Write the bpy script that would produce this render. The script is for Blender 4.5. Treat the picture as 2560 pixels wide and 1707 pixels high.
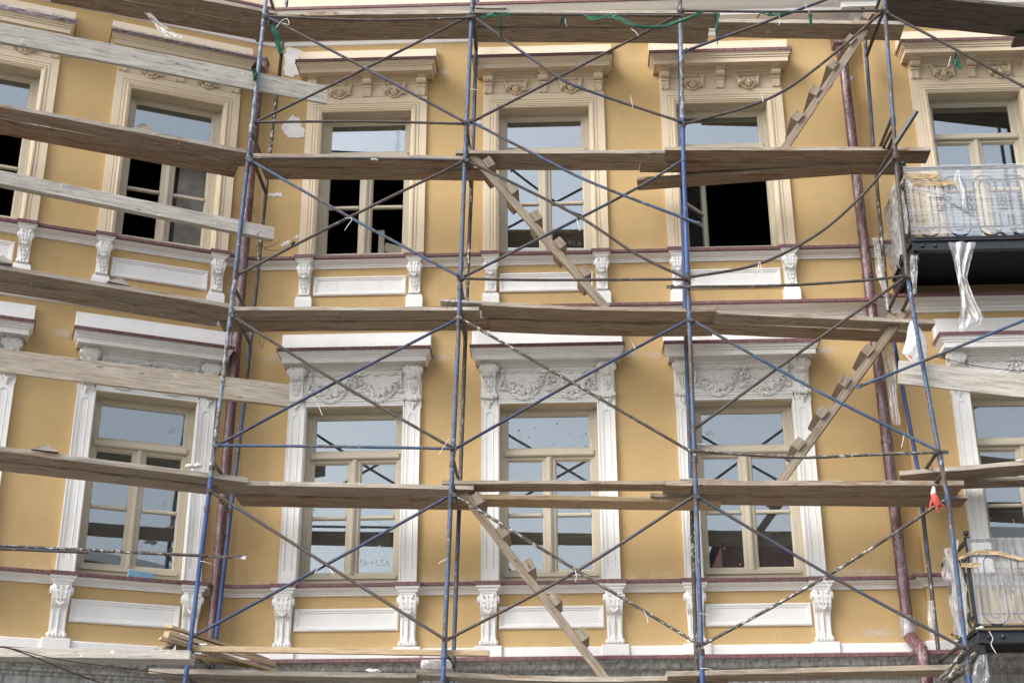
import bpy, bmesh, math, random
from mathutils import Vector, Matrix, noise
random.seed(11)
S = bpy.context.scene
for o in list(bpy.data.objects): bpy.data.objects.remove(o)
COL = S.collection
R = math.radians

# ------------------------------------------------------------------ camera
PITCH, YAW, ROLL, FPX, DIST, EYE = .40095875, -.03575871, -.00509431, 3555., 15.2, 1.6
fw = Vector((math.sin(YAW)*math.cos(PITCH), math.cos(YAW)*math.cos(PITCH), math.sin(PITCH)))
rt = Vector((math.cos(YAW), -math.sin(YAW), 0)); up = rt.cross(fw)
r2 = rt*math.cos(ROLL)+up*math.sin(ROLL); u2 = -rt*math.sin(ROLL)+up*math.cos(ROLL)
CP = Vector((0, -DIST, EYE))
cd = bpy.data.cameras.new('camera'); cam = bpy.data.objects.new('camera', cd); COL.objects.link(cam)
cd.sensor_width = 36; cd.lens = FPX*36/2560; cd.clip_end = 2000
cam.matrix_world = Matrix(((r2.x, u2.x, -fw.x, CP.x), (r2.y, u2.y, -fw.y, CP.y), (r2.z, u2.z, -fw.z, CP.z), (0, 0, 0, 1)))
S.camera = cam
# ------------------------------------------------------------------ sky, sun, exposure (overcast)
SUN_EL, SUN_ROT = R(52), R(200)
w = bpy.data.worlds.new('World'); S.world = w; w.use_nodes = True
wn = w.node_tree.nodes; wl = w.node_tree.links
sky = wn.new('ShaderNodeTexSky'); sky.sky_type = 'NISHITA'; sky.sun_disc = False
sky.sun_elevation = SUN_EL; sky.sun_rotation = SUN_ROT; sky.dust_density = 3.0; sky.air_density = 1.0
hs = wn.new('ShaderNodeHueSaturation'); hs.inputs['Saturation'].default_value = .38
wl.new(sky.outputs[0], hs.inputs['Color']); wl.new(hs.outputs[0], wn['Background'].inputs['Color'])
wn['Background'].inputs['Strength'].default_value = .15
sd = bpy.data.lights.new('sun', 'SUN'); sun = bpy.data.objects.new('sun', sd); COL.objects.link(sun)
sd.energy = .85; sd.angle = R(40); sd.color = (1, .96, .9)
sdir = Vector((-1.0, -.72, 1.0)).normalized()          # towards the sun
sun.rotation_euler = sdir.to_track_quat('Z', 'Y').to_euler()
sky.sun_rotation = math.atan2(sdir.x, sdir.y); sky.sun_elevation = math.asin(sdir.z)
S.view_settings.view_transform = 'Standard'; S.view_settings.look = 'None'
S.view_settings.gamma = 1; S.view_settings.use_curve_mapping = False
S.view_settings.exposure = 1.3
S.render.engine = 'CYCLES'

# ------------------------------------------------------------------ measuring helpers: a sight line met with a real plane of the place
def ray(px, py):
    return (r2*((px-1280)/FPX) + u2*(-(py-853.5)/FPX) + fw)
def pw(px, py, y):
    d = ray(px, py); return CP + d*((y-CP.y)/d.y)
def oz(px, py, z):
    d = ray(px, py); return CP + d*((z-CP.z)/d.z)
def ox(px, py, x):
    d = ray(px, py); return CP + d*((x-CP.x)/d.x)

# ------------------------------------------------------------------ materials
class N:
    def __init__(s, name):
        s.m = bpy.data.materials.new(name); s.m.use_nodes = True; s.t = s.m.node_tree
        s.b = s.t.nodes['Principled BSDF']; s.out = s.t.nodes['Material Output']
    def n(s, typ, **k):
        nd = s.t.nodes.new('ShaderNode'+typ)
        for a, v in k.items(): setattr(nd, a, v)
        return nd
    def l(s, a, b): s.t.links.new(a, b)
    def coords(s, scale=(1, 1, 1), rnd=True):
        tc = s.n('TexCoord'); mp = s.n('Mapping'); mp.inputs['Scale'].default_value = scale
        if rnd:
            oi = s.n('ObjectInfo'); ml = s.n('Math', operation='MULTIPLY'); ml.inputs[1].default_value = 37.0
            s.l(oi.outputs['Random'], ml.inputs[0])
            va = s.n('VectorMath', operation='ADD'); s.l(tc.outputs['Object'], va.inputs[0]); s.l(ml.outputs[0], va.inputs[1])
            s.l(va.outputs[0], mp.inputs['Vector'])
        else: s.l(tc.outputs['Object'], mp.inputs['Vector'])
        return mp.outputs[0]
    def noise(s, co, scale, detail=4, rough=.55, dist=0):
        nz = s.n('TexNoise'); nz.inputs['Scale'].default_value = scale; nz.inputs['Detail'].default_value = detail
        nz.inputs['Roughness'].default_value = rough; nz.inputs['Distortion'].default_value = dist
        s.l(co, nz.inputs['Vector']); return nz.outputs['Fac']
    def ramp(s, f, stops):
        r = s.n('ValToRGB'); e = r.color_ramp.elements
        while len(e) < len(stops): e.new(.5)
        for i, (p, c) in enumerate(stops):
            e[i].position = p; e[i].color = (c, c, c, 1) if isinstance(c, (int, float)) else (*c, 1)
        s.l(f, r.inputs[0]); return r.outputs[0]
    def mix(s, f, a, b, typ='MIX'):
        m = s.n('Mix', data_type='RGBA', blend_type=typ)
        for sock, v in ((m.inputs[0], f), (m.inputs[6], a), (m.inputs[7], b)):
            if isinstance(v, (int, float)): sock.default_value = v
            elif isinstance(v, tuple): sock.default_value = (*v, 1)
            else: s.l(v, sock)
        return m.outputs[2]
    def bump(s, h, strength=.2, dist=.01, prev=None):
        b = s.n('Bump'); b.inputs['Strength'].default_value = strength; b.inputs['Distance'].default_value = dist
        s.l(h, b.inputs['Height'])
        if prev is not None: s.l(prev, b.inputs['Normal'])
        return b.outputs[0]
    def fin(s, col, rough=.8, nrm=None, spec=.3, metal=0):
        if isinstance(col, tuple): s.b.inputs['Base Color'].default_value = (*col, 1)
        else: s.l(col, s.b.inputs['Base Color'])
        if isinstance(rough, (int, float)): s.b.inputs['Roughness'].default_value = rough
        else: s.l(rough, s.b.inputs['Roughness'])
        s.b.inputs['Specular IOR Level'].default_value = spec; s.b.inputs['Metallic'].default_value = metal
        if nrm is not None: s.l(nrm, s.b.inputs['Normal'])
        return s.m
def sc(c, k): return tuple(min(1, x*k) for x in c)

def m_wall(name, c):
    a = N(name); co = a.coords(rnd=False)
    f1 = a.ramp(a.noise(co, .7, 5, .6), [(.3, 0.), (.7, 1.)])
    f2 = a.ramp(a.noise(co, 5, 6, .65), [(.35, 0.), (.72, 1.)])
    col = a.mix(f1, sc(c, .93), sc(c, 1.05)); col = a.mix(a.ramp(f2, [(0, 0.), (1, .45)]), col, sc(c, .86))
    # brushed lime dust and fill marks, with shapes of their own
    f3 = a.ramp(a.noise(a.coords((1.6, 1.6, .5), False), 2.3, 7, .7), [(.60, 0.), (.74, .34)])
    col = a.mix(f3, col, (.72, .56, .34))
    f5 = a.ramp(a.noise(a.coords((7, 7, .3), False), 2.0, 6, .65), [(.55, 0.), (.75, .30)]); col = a.mix(f5, col, sc(c, .78))
    # splashed plaster dust sitting just above the two sill ledges
    tc = a.n('TexCoord'); sx = a.n('SeparateXYZ'); a.l(tc.outputs['Object'], sx.inputs[0])
    dz = None
    for z in (4.42, 5.2, 9.14):
        mr = a.n('MapRange'); mr.inputs[1].default_value = z+.0; mr.inputs[2].default_value = z+.16; mr.inputs[3].default_value = 1; mr.inputs[4].default_value = 0
        a.l(sx.outputs[2], mr.inputs[0]); st = a.n('Math', operation='GREATER_THAN'); st.inputs[1].default_value = z-.05; a.l(sx.outputs[2], st.inputs[0])
        mu = a.n('Math', operation='MULTIPLY'); a.l(mr.outputs[0], mu.inputs[0]); a.l(st.outputs[0], mu.inputs[1])
        if dz is None: dz = mu.outputs[0]
        else:
            mx = a.n('Math', operation='MULTIPLY_ADD')  # later bands replace earlier ones above them
            mx = a.n('Math', operation='MAXIMUM'); a.l(dz, mx.inputs[0]); a.l(mu.outputs[0], mx.inputs[1]); dz = mx.outputs[0]
    nn = a.ramp(a.noise(co, 9, 6, .7), [(.42, 0.), (.7, .6)])
    mm = a.n('Math', operation='MULTIPLY'); a.l(dz, mm.inputs[0]); a.l(nn, mm.inputs[1])
    col = a.mix(mm.outputs[0], col, (.75, .66, .55))
    h = a.noise(co, 90, 5, .7); h2 = a.noise(co, 9, 4, .6)
    nb = a.bump(h2, .25, .012); nb = a.bump(h, .28, .004, nb)
    return a.fin(col, .92, nb, .2)
def m_trim(name, c, dirt, amount, scale=6):
    a = N(name); co = a.coords()
    f = a.ramp(a.noise(co, scale, 7, .68), [(.45, 0.), (.78, amount)])
    col = a.mix(f, c, dirt)
    f2 = a.ramp(a.noise(a.coords((9, 9, .9)), 3, 6, .6), [(.52, 0.), (.75, amount*.7)])
    col = a.mix(f2, col, dirt)
    nb = a.bump(a.noise(co, 45, 5, .7), .22, .006)
    return a.fin(col, .85, nb, .25)
def m_streak(name):
    a = N(name); co = a.coords((10, 10, .45), False)
    f = a.noise(co, 2.2, 8, .72); col = a.ramp(f, [(.3, (.06, .06, .057)), (.42, (.2, .195, .185)), (.56, (.38, .37, .35)), (.72, (.6, .59, .56))])
    f2 = a.noise(a.coords((1, 1, 1), False), 3, 6, .6); col = a.mix(a.ramp(f2, [(.35, 0.), (.7, .55)]), col, (.22, .215, .2))
    return a.fin(col, .9, a.bump(a.noise(a.coords(rnd=False), 60, 5, .7), .4, .008), .2)
def m_flash(name='flashing_burgundy'):
    a = N(name); co = a.coords()
    f = a.ramp(a.noise(a.coords((6, 6, 1.5)), 8, 6, .7), [(.40, 0.), (.70, .38)])
    col = a.mix(f, (.13, .042, .048), (.40, .31, .30))
    return a.fin(col, .5, a.bump(a.noise(co, 12, 3, .5), .2, .01), .5)
def m_wood(name, lo, hi, stain, stain_amt=.5, paint=.12, grey=(.47, .43, .375), grey_amt=.5):
    a = N(name); co = a.coords((1.0, 13, 13)); cs = a.coords((.7, 4, 4)); ci = a.coords()
    g = a.noise(co, 3.2, 8, .66, .5); col = a.ramp(g, [(.36, lo), (.5, tuple((x+y)/2 for x, y in zip(lo, hi))), (.66, hi)])
    tn = a.n('TexCoord'); sx = a.n('SeparateXYZ'); a.l(tn.outputs['Normal'], sx.inputs[0])
    mr = a.n('MapRange'); mr.inputs[1].default_value = -.9; mr.inputs[2].default_value = -.3; mr.inputs[3].default_value = .25; mr.inputs[4].default_value = 1; a.l(sx.outputs[2], mr.inputs[0])
    gm = a.n('Math', operation='MULTIPLY'); a.l(mr.outputs[0], gm.inputs[0]); a.l(a.ramp(a.noise(cs, 1.6, 5, .6), [(.34, grey_amt*.7), (.62, min(1, grey_amt*1.7))]), gm.inputs[1])
    col = a.mix(gm.outputs[0], col, a.ramp(g, [(.34, sc(grey, .48)), (.46, sc(grey, .88)), (.64, sc(grey, 1.18))]))
    col = a.mix(a.ramp(a.noise(cs, 2.3, 6, .65, .7), [(.56, 0.), (.66, stain_amt), (.8, stain_amt*.6)]), col, stain)
    kc = a.coords((1.0, 3.2, 3.2)); v = a.n('TexVoronoi', feature='F1'); v.inputs['Scale'].default_value = 3.0; a.l(kc, v.inputs['Vector'])
    col = a.mix(a.ramp(v.outputs['Distance'], [(.05, .9), (.09, .35), (.13, 0.)]), col, sc(lo, .35))
    # sawn tooth marks across the grain
    wv = a.n('TexWave', wave_type='BANDS', bands_direction='X'); wv.inputs['Scale'].default_value = 42; wv.inputs['Distortion'].default_value = 1.6
    wv.inputs['Detail'].default_value = 2; mp = a.coords((1, .35, .35)); a.l(mp, wv.inputs['Vector'])
    col = a.mix(a.ramp(wv.outputs['Fac'], [(.0, .13), (.6, 0.)]), col, sc(lo, .55))
    col = a.mix(a.ramp(a.noise(ci, 14, 5, .7), [(.645, 0.), (.67, paint*5), (1, paint*6)]), col, (.72, .7, .66))
    nb = a.bump(g, .5, .006); nb = a.bump(wv.outputs['Fac'], .12, .003, nb)
    return a.fin(col, .88, nb, .2)
def m_tube(name, paint, worn, rust=(.085, .058, .042), splat=.5):
    a = N(name); cl = a.coords((1, 1, .22))
    low = a.noise(a.coords((1, 1, .5)), 3.2, 3, .6)
    col = a.mix(a.ramp(low, [(.35, 0.), (.65, 1.)]), sc(paint, 1.15), sc(paint, .55))
    f = a.noise(a.coords((1, 1, .4)), 30, 7, .75)
    fm = a.mix(.45, f, low); r_ = a.ramp(fm, [(worn-.025, 1.), (worn+.015, 0.)]); col = a.mix(r_, col, rust)
    col = a.mix(a.ramp(a.noise(a.coords(), 60, 5, .7), [(.36, .8), (.41, 0.)]), col, sc(rust, .6))
    f2 = a.noise(a.coords((1, 1, .45)), 38, 6, .72); lo = .68-.10*splat
    f4 = a.ramp(a.noise(a.coords((1, 1, .3)), 3.5, 3, .6), [(.44, 0.), (.56, 1.)])
    mm = a.n('Math', operation='MULTIPLY'); a.l(a.ramp(f2, [(lo, 0.), (lo+.02, 1.)]), mm.inputs[0]); a.l(f4, mm.inputs[1])
    col = a.mix(mm.outputs[0], col, (.64, .62, .56))
    return a.fin(col, a.ramp(f, [(.3, .85), (.6, .45)]), a.bump(f, .5, .002), .4)
def m_simple(name, c, rough=.7, var=.15, vs=8, bs=60, bstr=.2, spec=.3, metal=0):
    a = N(name); co = a.coords()
    col = a.mix(a.ramp(a.noise(co, vs, 5, .6), [(.3, 0.), (.7, 1.)]), sc(c, 1-var), sc(c, 1+var))
    return a.fin(col, rough, a.bump(a.noise(co, bs, 4, .6), bstr, .004), spec, metal)
def m_glass(name, refl, dust):
    a = N(name); co = a.coords((14, 14, 1.1)); t = a.t
    tr = a.n('BsdfTransparent'); tr.inputs[0].default_value = (.62, .68, .68, 1)
    df = a.n('BsdfDiffuse'); df.inputs[0].default_value = (.62, .63, .62, 1)
    gl = a.n('BsdfGlossy'); gl.inputs['Roughness'].default_value = .012; gl.inputs['Color'].default_value = (.93, .97, 1, 1)
    bp = a.bump(a.noise(a.coords((1, 1, 1)), 1.6, 1, .4), .03, .02); a.l(bp, gl.inputs['Normal'])
    m1 = a.n('MixShader'); a.l(a.ramp(a.noise(co, 6, 7, .75), [(.40, dust*.25), (.62, dust), (.78, dust*2.2)]), m1.inputs[0])
    a.l(tr.outputs[0], m1.inputs[1]); a.l(df.outputs[0], m1.inputs[2])
    fr = a.n('Fresnel'); fr.inputs[0].default_value = 1.5
    mu = a.n('Math', operation='MULTIPLY_ADD'); mu.inputs[1].default_value = 1.3; mu.inputs[2].default_value = refl; a.l(fr.outputs[0], mu.inputs[0])
    m2 = a.n('MixShader'); a.l(mu.outputs[0], m2.inputs[0]); a.l(m1.outputs[0], m2.inputs[1]); a.l(gl.outputs[0], m2.inputs[2])
    a.l(m2.outputs[0], a.out.inputs[0]); return a.m
def m_film(name, scale, opacity, streak=(1, 1, 1), c=(.82, .83, .84)):
    a = N(name); co = a.coords(streak)
    f = a.ramp(a.noise(co, scale, 7, .68), [(.36, opacity*.35), (.56, opacity), (.72, min(1, opacity*1.7))])
    df = a.n('BsdfDiffuse'); df.inputs[0].default_value = (*c, 1); tl = a.n('BsdfTranslucent'); tl.inputs[0].default_value = (*c, 1)
    m0 = a.n('MixShader'); m0.inputs[0].default_value = .4; a.l(df.outputs[0], m0.inputs[1]); a.l(tl.outputs[0], m0.inputs[2])
    tr = a.n('BsdfTransparent'); m1 = a.n('MixShader'); a.l(f, m1.inputs[0]); a.l(tr.outputs[0], m1.inputs[1]); a.l(m0.outputs[0], m1.inputs[2])
    gl = a.n('BsdfGlossy'); gl.inputs['Roughness'].default_value = .18
    nb = a.bump(a.noise(co, scale*1.1, 3, .5), .55, .015); a.l(nb, gl.inputs['Normal']); a.l(nb, df.inputs['Normal'])
    m2 = a.n('MixShader'); m2.inputs[0].default_value = .10; a.l(m1.outputs[0], m2.inputs[1]); a.l(gl.outputs[0], m2.inputs[2])
    a.l(m2.outputs[0], a.out.inputs[0]); return a.m
def m_pipe_wrap(name):
    a = N(name); co = a.coords((1, 1, .22)); c2 = a.coords((1, 1, 1))
    h = a.noise(co, 26, 5, .6, 1.6)
    f = a.ramp(a.noise(co, 30, 6, .72, 2.2), [(.53, 0.), (.565, .5), (.60, .03), (.70, .4)])  # pale streaks: glints of the wrap painted into the base colour
    lo = a.ramp(a.noise(c2, 2.5, 3, .6), [(.35, .15), (.65, 1.)]); mm = a.n('Math', operation='MULTIPLY'); a.l(f, mm.inputs[0]); a.l(lo, mm.inputs[1])
    col = a.mix(mm.outputs[0], a.mix(lo, (.085, .026, .03), (.115, .045, .051)), (.66, .62, .65))
    return a.fin(col, .2, a.bump(h, .8, .012), .6)

MT = dict(
 ochre=m_wall('ochre_plaster', (.55, .385, .185)),
 cream=m_trim('cream_paint', (.735, .62, .46), (.62, .51, .36), .22),
 cream_light=m_trim('pale_cream_paint', (.77, .655, .50), (.66, .53, .38), .25, 3),
 white=m_trim('white_paint', (.82, .812, .79), (.60, .58, .54), .26),
 oldwhite=m_trim('unpainted_old_stucco', (.78, .768, .74), (.50, .485, .455), .6, 9),
 hoodwhite=m_trim('weathered_white_paint', (.80, .79, .765), (.55, .52, .47), .34, 7),
 grey=m_streak('streaked_grey_stucco'),
 flash=m_flash(),
 frame=m_trim('khaki_window_paint', (.54, .485, .385), (.44, .39, .30), .14, 5),
 reveal=m_trim('rough_reveal_plaster', (.56, .50, .385), (.40, .35, .25), .6, 7),
 room=m_simple('dark_room', (.018, .018, .018), .95, .2),  # walls coloured near black in place of the shade indoors
 concrete=m_simple('room_concrete', (.30, .29, .26), .95, .3, 5, 30, .5),
 glass=m_glass('window_glass', .21, .025), glass_dusty=m_glass('dusty_window_glass', .135, .095),
 wood=m_wood('weathered_plank', (.19, .145, .105), (.43, .355, .275), (.24, .12, .05), .65),
 woodb=m_wood('brown_plank', (.18, .126, .082), (.40, .305, .212), (.23, .098, .035), .85, .08, (.43, .385, .32), .45),
 woodg=m_wood('silver_grey_plank', (.33, .30, .255), (.56, .52, .46), (.30, .235, .16), .3, .2, (.46, .43, .385), .6),
 woodd=m_wood('dark_old_plank', (.07, .062, .055), (.17, .15, .13), (.13, .052, .02), .8, .02, (.12, .11, .10), .5),
 woodf=m_wood('fresh_board', (.36, .255, .145), (.56, .43, .275), (.42, .24, .10), .35, .03, (.45, .36, .25), .3),
 blue=m_tube('worn_blue_tube', (.075, .13, .235), .485, splat=.6),
 bright=m_tube('bright_blue_tube', (.05, .105, .28), .45, splat=.4),
 navy=m_tube('navy_tube', (.04, .06, .13), .465, splat=.4),
 pale=m_tube('pale_blue_tube', (.22, .29, .37), .49, splat=1.0),
 steel=m_tube('grey_blue_tube', (.07, .085, .125), .50, splat=.5),
 rust=m_tube('rusty_tube', (.10, .084, .076), .50, (.06, .046, .038), .35),
 splat=m_tube('paint_splattered_tube', (.11, .10, .088), .50, (.06, .046, .036), 1.3),
 woodp=m_wood('tan_sawn_board', (.31, .245, .175), (.50, .42, .325), (.33, .22, .12), .3, .05, (.42, .375, .31), .5),
 woodl=m_wood('ladder_timber', (.15, .108, .072), (.34, .262, .185), (.22, .11, .05), .5, .05, (.34, .30, .25), .35),
 black=m_simple('black_iron', (.018, .022, .028), .45, .3, 10, 80, .15, .5),
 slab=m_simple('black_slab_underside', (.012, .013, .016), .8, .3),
 pipe=m_pipe_wrap('wrapped_burgundy_pipe'), pipeb=m_simple('burgundy_pipe', (.10, .028, .033), .4, .15, 6, 30, .1, .5),
 film=m_film('stretch_film', 4, .42, (.5, .5, 12)), filmv=m_film('stretch_film_vertical', 4.5, .36, (12, 3, .6)),
 filmd=m_film('plastic_sheet', 9, .5, (1.6, 1.6, .7)), filmt=m_film('clear_film', 22, .35, (1, 1, .6)),
 filmw=m_film('violet_tinted_wrap', 14, .5, (1, 1, 1), (.55, .52, .60)),
 bag=m_film('white_bag_plastic', 9, 1.0, (1, 1, 1), (.86, .86, .87)),
 net=m_simple('green_netting', (.035, .125, .08), .8, .4, 20, 120, .5),
 tie=m_simple('white_nylon', (.75, .75, .72), .5, .1), wire=m_simple('rusty_wire', (.045, .035, .03), .7, .3),
 tape=m_simple('tan_tape', (.46, .345, .20), .35, .3, 12, 25, .6),
 red=m_simple('red_rubber', (.47, .085, .06), .6, .3, 14, 90, .4), knit=m_simple('white_knit', (.66, .65, .66), .9, .15, 30, 200, .5),
 foam=m_simple('blue_foam', (.20, .35, .47), .9, .12, 10, 120, .4),
 patch=m_simple('white_filler', (.74, .73, .70), .9, .12, 7, 50, .5),
 asphalt=m_simple('asphalt', (.06, .06, .058), .9, .3, 3, 80, .5), paving=m_simple('paving', (.30, .29, .27), .9, .2, 2, 60, .4),
 brick=m_simple('dark_red_render', (.16, .05, .04), .9, .2), roof=m_simple('roof_sheet', (.10, .09, .09), .6, .2),
 darkglass=m_simple('dark_pane', (.03, .035, .04), .1, .2, 3, 10, .02, .6), leaf=m_simple('foliage', (.05, .085, .03), .8, .4), bark=m_simple('bark', (.09, .07, .05), .9, .3),
 mark=m_simple('marker_ink', (.22, .23, .25), .7, .1), ink=m_simple('orange_print', (.55, .16, .04), .6, .1),
 grime=m_trim('grey_primer_stucco', (.30, .29, .275), (.2, .19, .175), .6),
)

# ------------------------------------------------------------------ mesh builder
SPH = []
def _sph(nu=8, nv=5):
    vs = [(0, 0, 1)]; fs = []
    for j in range(1, nv):
        th = math.pi*j/nv
        for i in range(nu): vs.append((math.sin(th)*math.cos(2*math.pi*i/nu), math.sin(th)*math.sin(2*math.pi*i/nu), math.cos(th)))
    vs.append((0, 0, -1)); L = len(vs)-1
    for i in range(nu):
        fs.append((0, 1+i, 1+(i+1) % nu)); b = 1+(nv-2)*nu; fs.append((L, b+(i+1) % nu, b+i))
        for j in range(nv-2):
            a = 1+j*nu; fs.append((a+i, a+nu+i, a+nu+(i+1) % nu, a+(i+1) % nu))
    return vs, fs
SPH = _sph()
class G:
    def __init__(s): s.v = []; s.f = []; s.mi = []; s.sm = []
    def add(s, vs, fs, mi=0, smooth=False):
        k = len(s.v); s.v += [tuple(p) for p in vs]
        for f in fs: s.f.append(tuple(k+i for i in f)); s.mi.append(mi); s.sm.append(smooth)
        return s
    def box(s, x0, x1, y0, y1, z0, z1, mi=0, M=None):
        vs = [(x, y, z) for z in (z0, z1) for y in (y0, y1) for x in (x0, x1)]
        if M is not None: vs = [M @ Vector(p) for p in vs]
        return s.add(vs, [(0, 2, 3, 1), (4, 5, 7, 6), (0, 1, 5, 4), (2, 6, 7, 3), (0, 4, 6, 2), (1, 3, 7, 5)], mi)
    def cbox(s, x0, x1, y0, y1, z0, z1, c=.006, mi=0):            # box with a chamfered front (y0 side)
        a = [(x0, y1, z0), (x1, y1, z0), (x1, y1, z1), (x0, y1, z1)]
        b = [(x0, y0+c, z0), (x1, y0+c, z0), (x1, y0+c, z1), (x0, y0+c, z1)]
        d = [(x0+c, y0, z0+c), (x1-c, y0, z0+c), (x1-c, y0, z1-c), (x0+c, y0, z1-c)]
        fs = [(8, 9, 10, 11)]
        for i in range(4):
            j = (i+1) % 4; fs += [(i, j, 4+j, 4+i), (4+i, 4+j, 8+j, 8+i)]
        return s.add(a+b+d, fs, mi)
    def rings(s, x0, x1, z0, z1, prof, cap=False, mi=0, open_bottom=False):   # nested mitred rectangles: profile of (inset, y)
        vs = []; fs = []
        for (i, y) in prof:
            zb = z0 if open_bottom else z0+i
            vs += [(x0+i, y, zb), (x1-i, y, zb), (x1-i, y, z1-i), (x0+i, y, z1-i)]
        for k in range(len(prof)-1):
            for e in range(4):
                if open_bottom and e == 0: continue
                a = 4*k+e; b = 4*k+(e+1) % 4; fs.append((a, b, b+4, a+4))
        if cap: n = 4*(len(prof)-1); fs.append((n, n+1, n+2, n+3))
        return s.add(vs, fs, mi)
    def tube(s, pts, r, n=8, cap=True, mi=0, rr=None):
        pts = [Vector(p) for p in pts]; rings = []; prev = None
        for i, p in enumerate(pts):
            t = (pts[min(i+1, len(pts)-1)]-pts[max(i-1, 0)]).normalized()
            if prev is None:
                a = Vector((0, 0, 1)) if abs(t.z) < .9 else Vector((1, 0, 0)); u = t.cross(a).normalized()
            else: u = (prev-t*prev.dot(t)).normalized()
            prev = u; v = t.cross(u); q = r if rr is None else rr[i]
            rings.append([p+u*(q*math.cos(2*math.pi*k/n))+v*(q*math.sin(2*math.pi*k/n)) for k in range(n)])
        vs = [p for rg in rings for p in rg]; fs = []
        for i in range(len(pts)-1):
            for k in range(n): fs.append((i*n+k, i*n+(k+1) % n, (i+1)*n+(k+1) % n, (i+1)*n+k))
        s.add(vs, fs, mi, True)
        if cap: s.add(rings[0], [tuple(range(n))[::-1]], mi); s.add(rings[-1], [tuple(range(n))], mi)
        return s
    def ell(s, c, r, M=None, mi=0):
        c = Vector(c); vs = []
        for p in SPH[0]:
            q = Vector((p[0]*r[0], p[1]*r[1], p[2]*r[2]))
            if M is not None: q = M @ q
            vs.append(c+q)
        return s.add(vs, SPH[1], mi, True)
    def sweep(s, half, dref, prof, mi=0, cap_top=True, cap_bot=True):   # moulding across the wall with both returns; prof of (d, z)
        vs = []; fs = []
        for d, z in prof:
            h = half-(dref-d); vs += [(-h, 0, z), (-h, -d, z), (h, -d, z), (h, 0, z)]
        for k in range(len(prof)-1):
            for e in range(3): a = 4*k+e; fs.append((a, a+1, a+5, a+4))
        if cap_bot: fs.append((0, 3, 2, 1))
        if cap_top: n = 4*(len(prof)-1); fs.append((n, n+1, n+2, n+3))
        return s.add(vs, fs, mi)
    def mesh(s, name, mats, angle=40):
        me = bpy.data.meshes.new(name); me.from_pydata(s.v, [], s.f)
        for m in (mats if isinstance(mats, (list, tuple)) else [mats]): me.materials.append(MT[m])
        me.polygons.foreach_set('material_index', s.mi); me.polygons.foreach_set('use_smooth', s.sm)
        bm = bmesh.new(); bm.from_mesh(me); bmesh.ops.recalc_face_normals(bm, faces=bm.faces); bm.to_mesh(me); bm.free()
        me.update(); return me
    def build(s, name, mats, parent=None, **k): return link(name, s.mesh(name, mats), parent, **k)
def link(name, me, parent=None, loc=None, rot=0, M=None):
    o = bpy.data.objects.new(name, me); COL.objects.link(o)
    if parent is not None: o.parent = parent
    if M is not None: o.matrix_local = M
    elif loc is not None: o.location = loc; o.rotation_euler = (0, 0, rot)
    return o
def tag(o, label, cat, group=None, kind=None):
    if label: o['label'] = label
    if cat: o['category'] = cat
    if group: o['group'] = group
    if kind: o['kind'] = kind
    return o
def empty(name, label, cat, loc=(0, 0, 0), group=None):
    o = bpy.data.objects.new(name, None); COL.objects.link(o); o.location = loc; return tag(o, label, cat, group)

# ================================================================== ground
g = G(); g.add([(-600, -600, 0), (600, -600, 0), (600, 600, 0), (-600, 600, 0)], [(0, 1, 2, 3)]); tag(g.build('road', 'asphalt'), None, None, kind='structure')
g = G(); g.box(-40, 40, -6, .5, -.2, .13); tag(g.build('pavement', 'paving'), None, None, kind='structure')

# ================================================================== the building
TH = .40430118; T = Vector((math.cos(TH), math.sin(TH), 0)); CX = -3.6; STEP = 3.86; ST = 3.938
B = empty('town_house', 'ochre stucco town house with white window trims and a bend at its left wing', 'building')
LEFT = lambda s_: (Vector((CX, 0, 0))+T*s_, TH)
CEN = lambda x: (Vector((x, 0, 0)), 0)
RGT = lambda x: (Vector((x, -.1, 0)), 0)
OPN = [(-.5625, .5625, 5.19, 7.253), (-.5625, .5625, 5.19+ST, 7.253+ST)]
def wall(name, x0, x1, centres, place, z0=4.36, z1=12.45, mat='ochre'):
    ops = [(c+a, c+b, d, e) for c in centres for (a, b, d, e) in OPN]
    xs = sorted({x0, x1} | {o[0] for o in ops} | {o[1] for o in ops}); zs = sorted({z0, z1} | {o[2] for o in ops} | {o[3] for o in ops})
    g = G()
    for i in range(len(xs)-1):
        for j in range(len(zs)-1):
            cx = (xs[i]+xs[i+1])/2; cz = (zs[j]+zs[j+1])/2
            if any(o[0] < cx < o[1] and o[2] < cz < o[3] for o in ops): continue
            g.add([(xs[i], 0, zs[j]), (xs[i+1], 0, zs[j]), (xs[i+1], 0, zs[j+1]), (xs[i], 0, zs[j+1])], [(0, 1, 2, 3)])
    for (a, b, d, e) in ops:
        y = .40
        g.add([(a, 0, d), (a, y, d), (a, y, e), (a, 0, e)], [(0, 1, 2, 3)], 1); g.add([(b, 0, d), (b, 0, e), (b, y, e), (b, y, d)], [(0, 1, 2, 3)], 1)
        g.add([(a, 0, e), (a, y, e), (b, y, e), (b, 0, e)], [(0, 1, 2, 3)], 1); g.add([(a, 0, d), (b, 0, d), (b, y, d), (a, y, d)], [(0, 1, 2, 3)], 1)
    loc, rot = place; return g.build(name, [mat, 'reveal'], B, loc=loc, rot=rot)
LC = [-1.115, -3.285, -5.455]; CC = [-2.345, -.135, 2.07]; RC = [5.14]
wall('wall', -9, 0, LC, LEFT(0)); wall('wall', CX, STEP, CC, CEN(0))
wr = wall('wall', STEP, 9, RC, RGT(0))
g = G(); g.add([(STEP, 0, 4.36), (STEP, -.1, 4.36), (STEP, -.1, 12.45), (STEP, 0, 12.45)], [(0, 1, 2, 3)]); g.build('wall_return', 'ochre', B)
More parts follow.
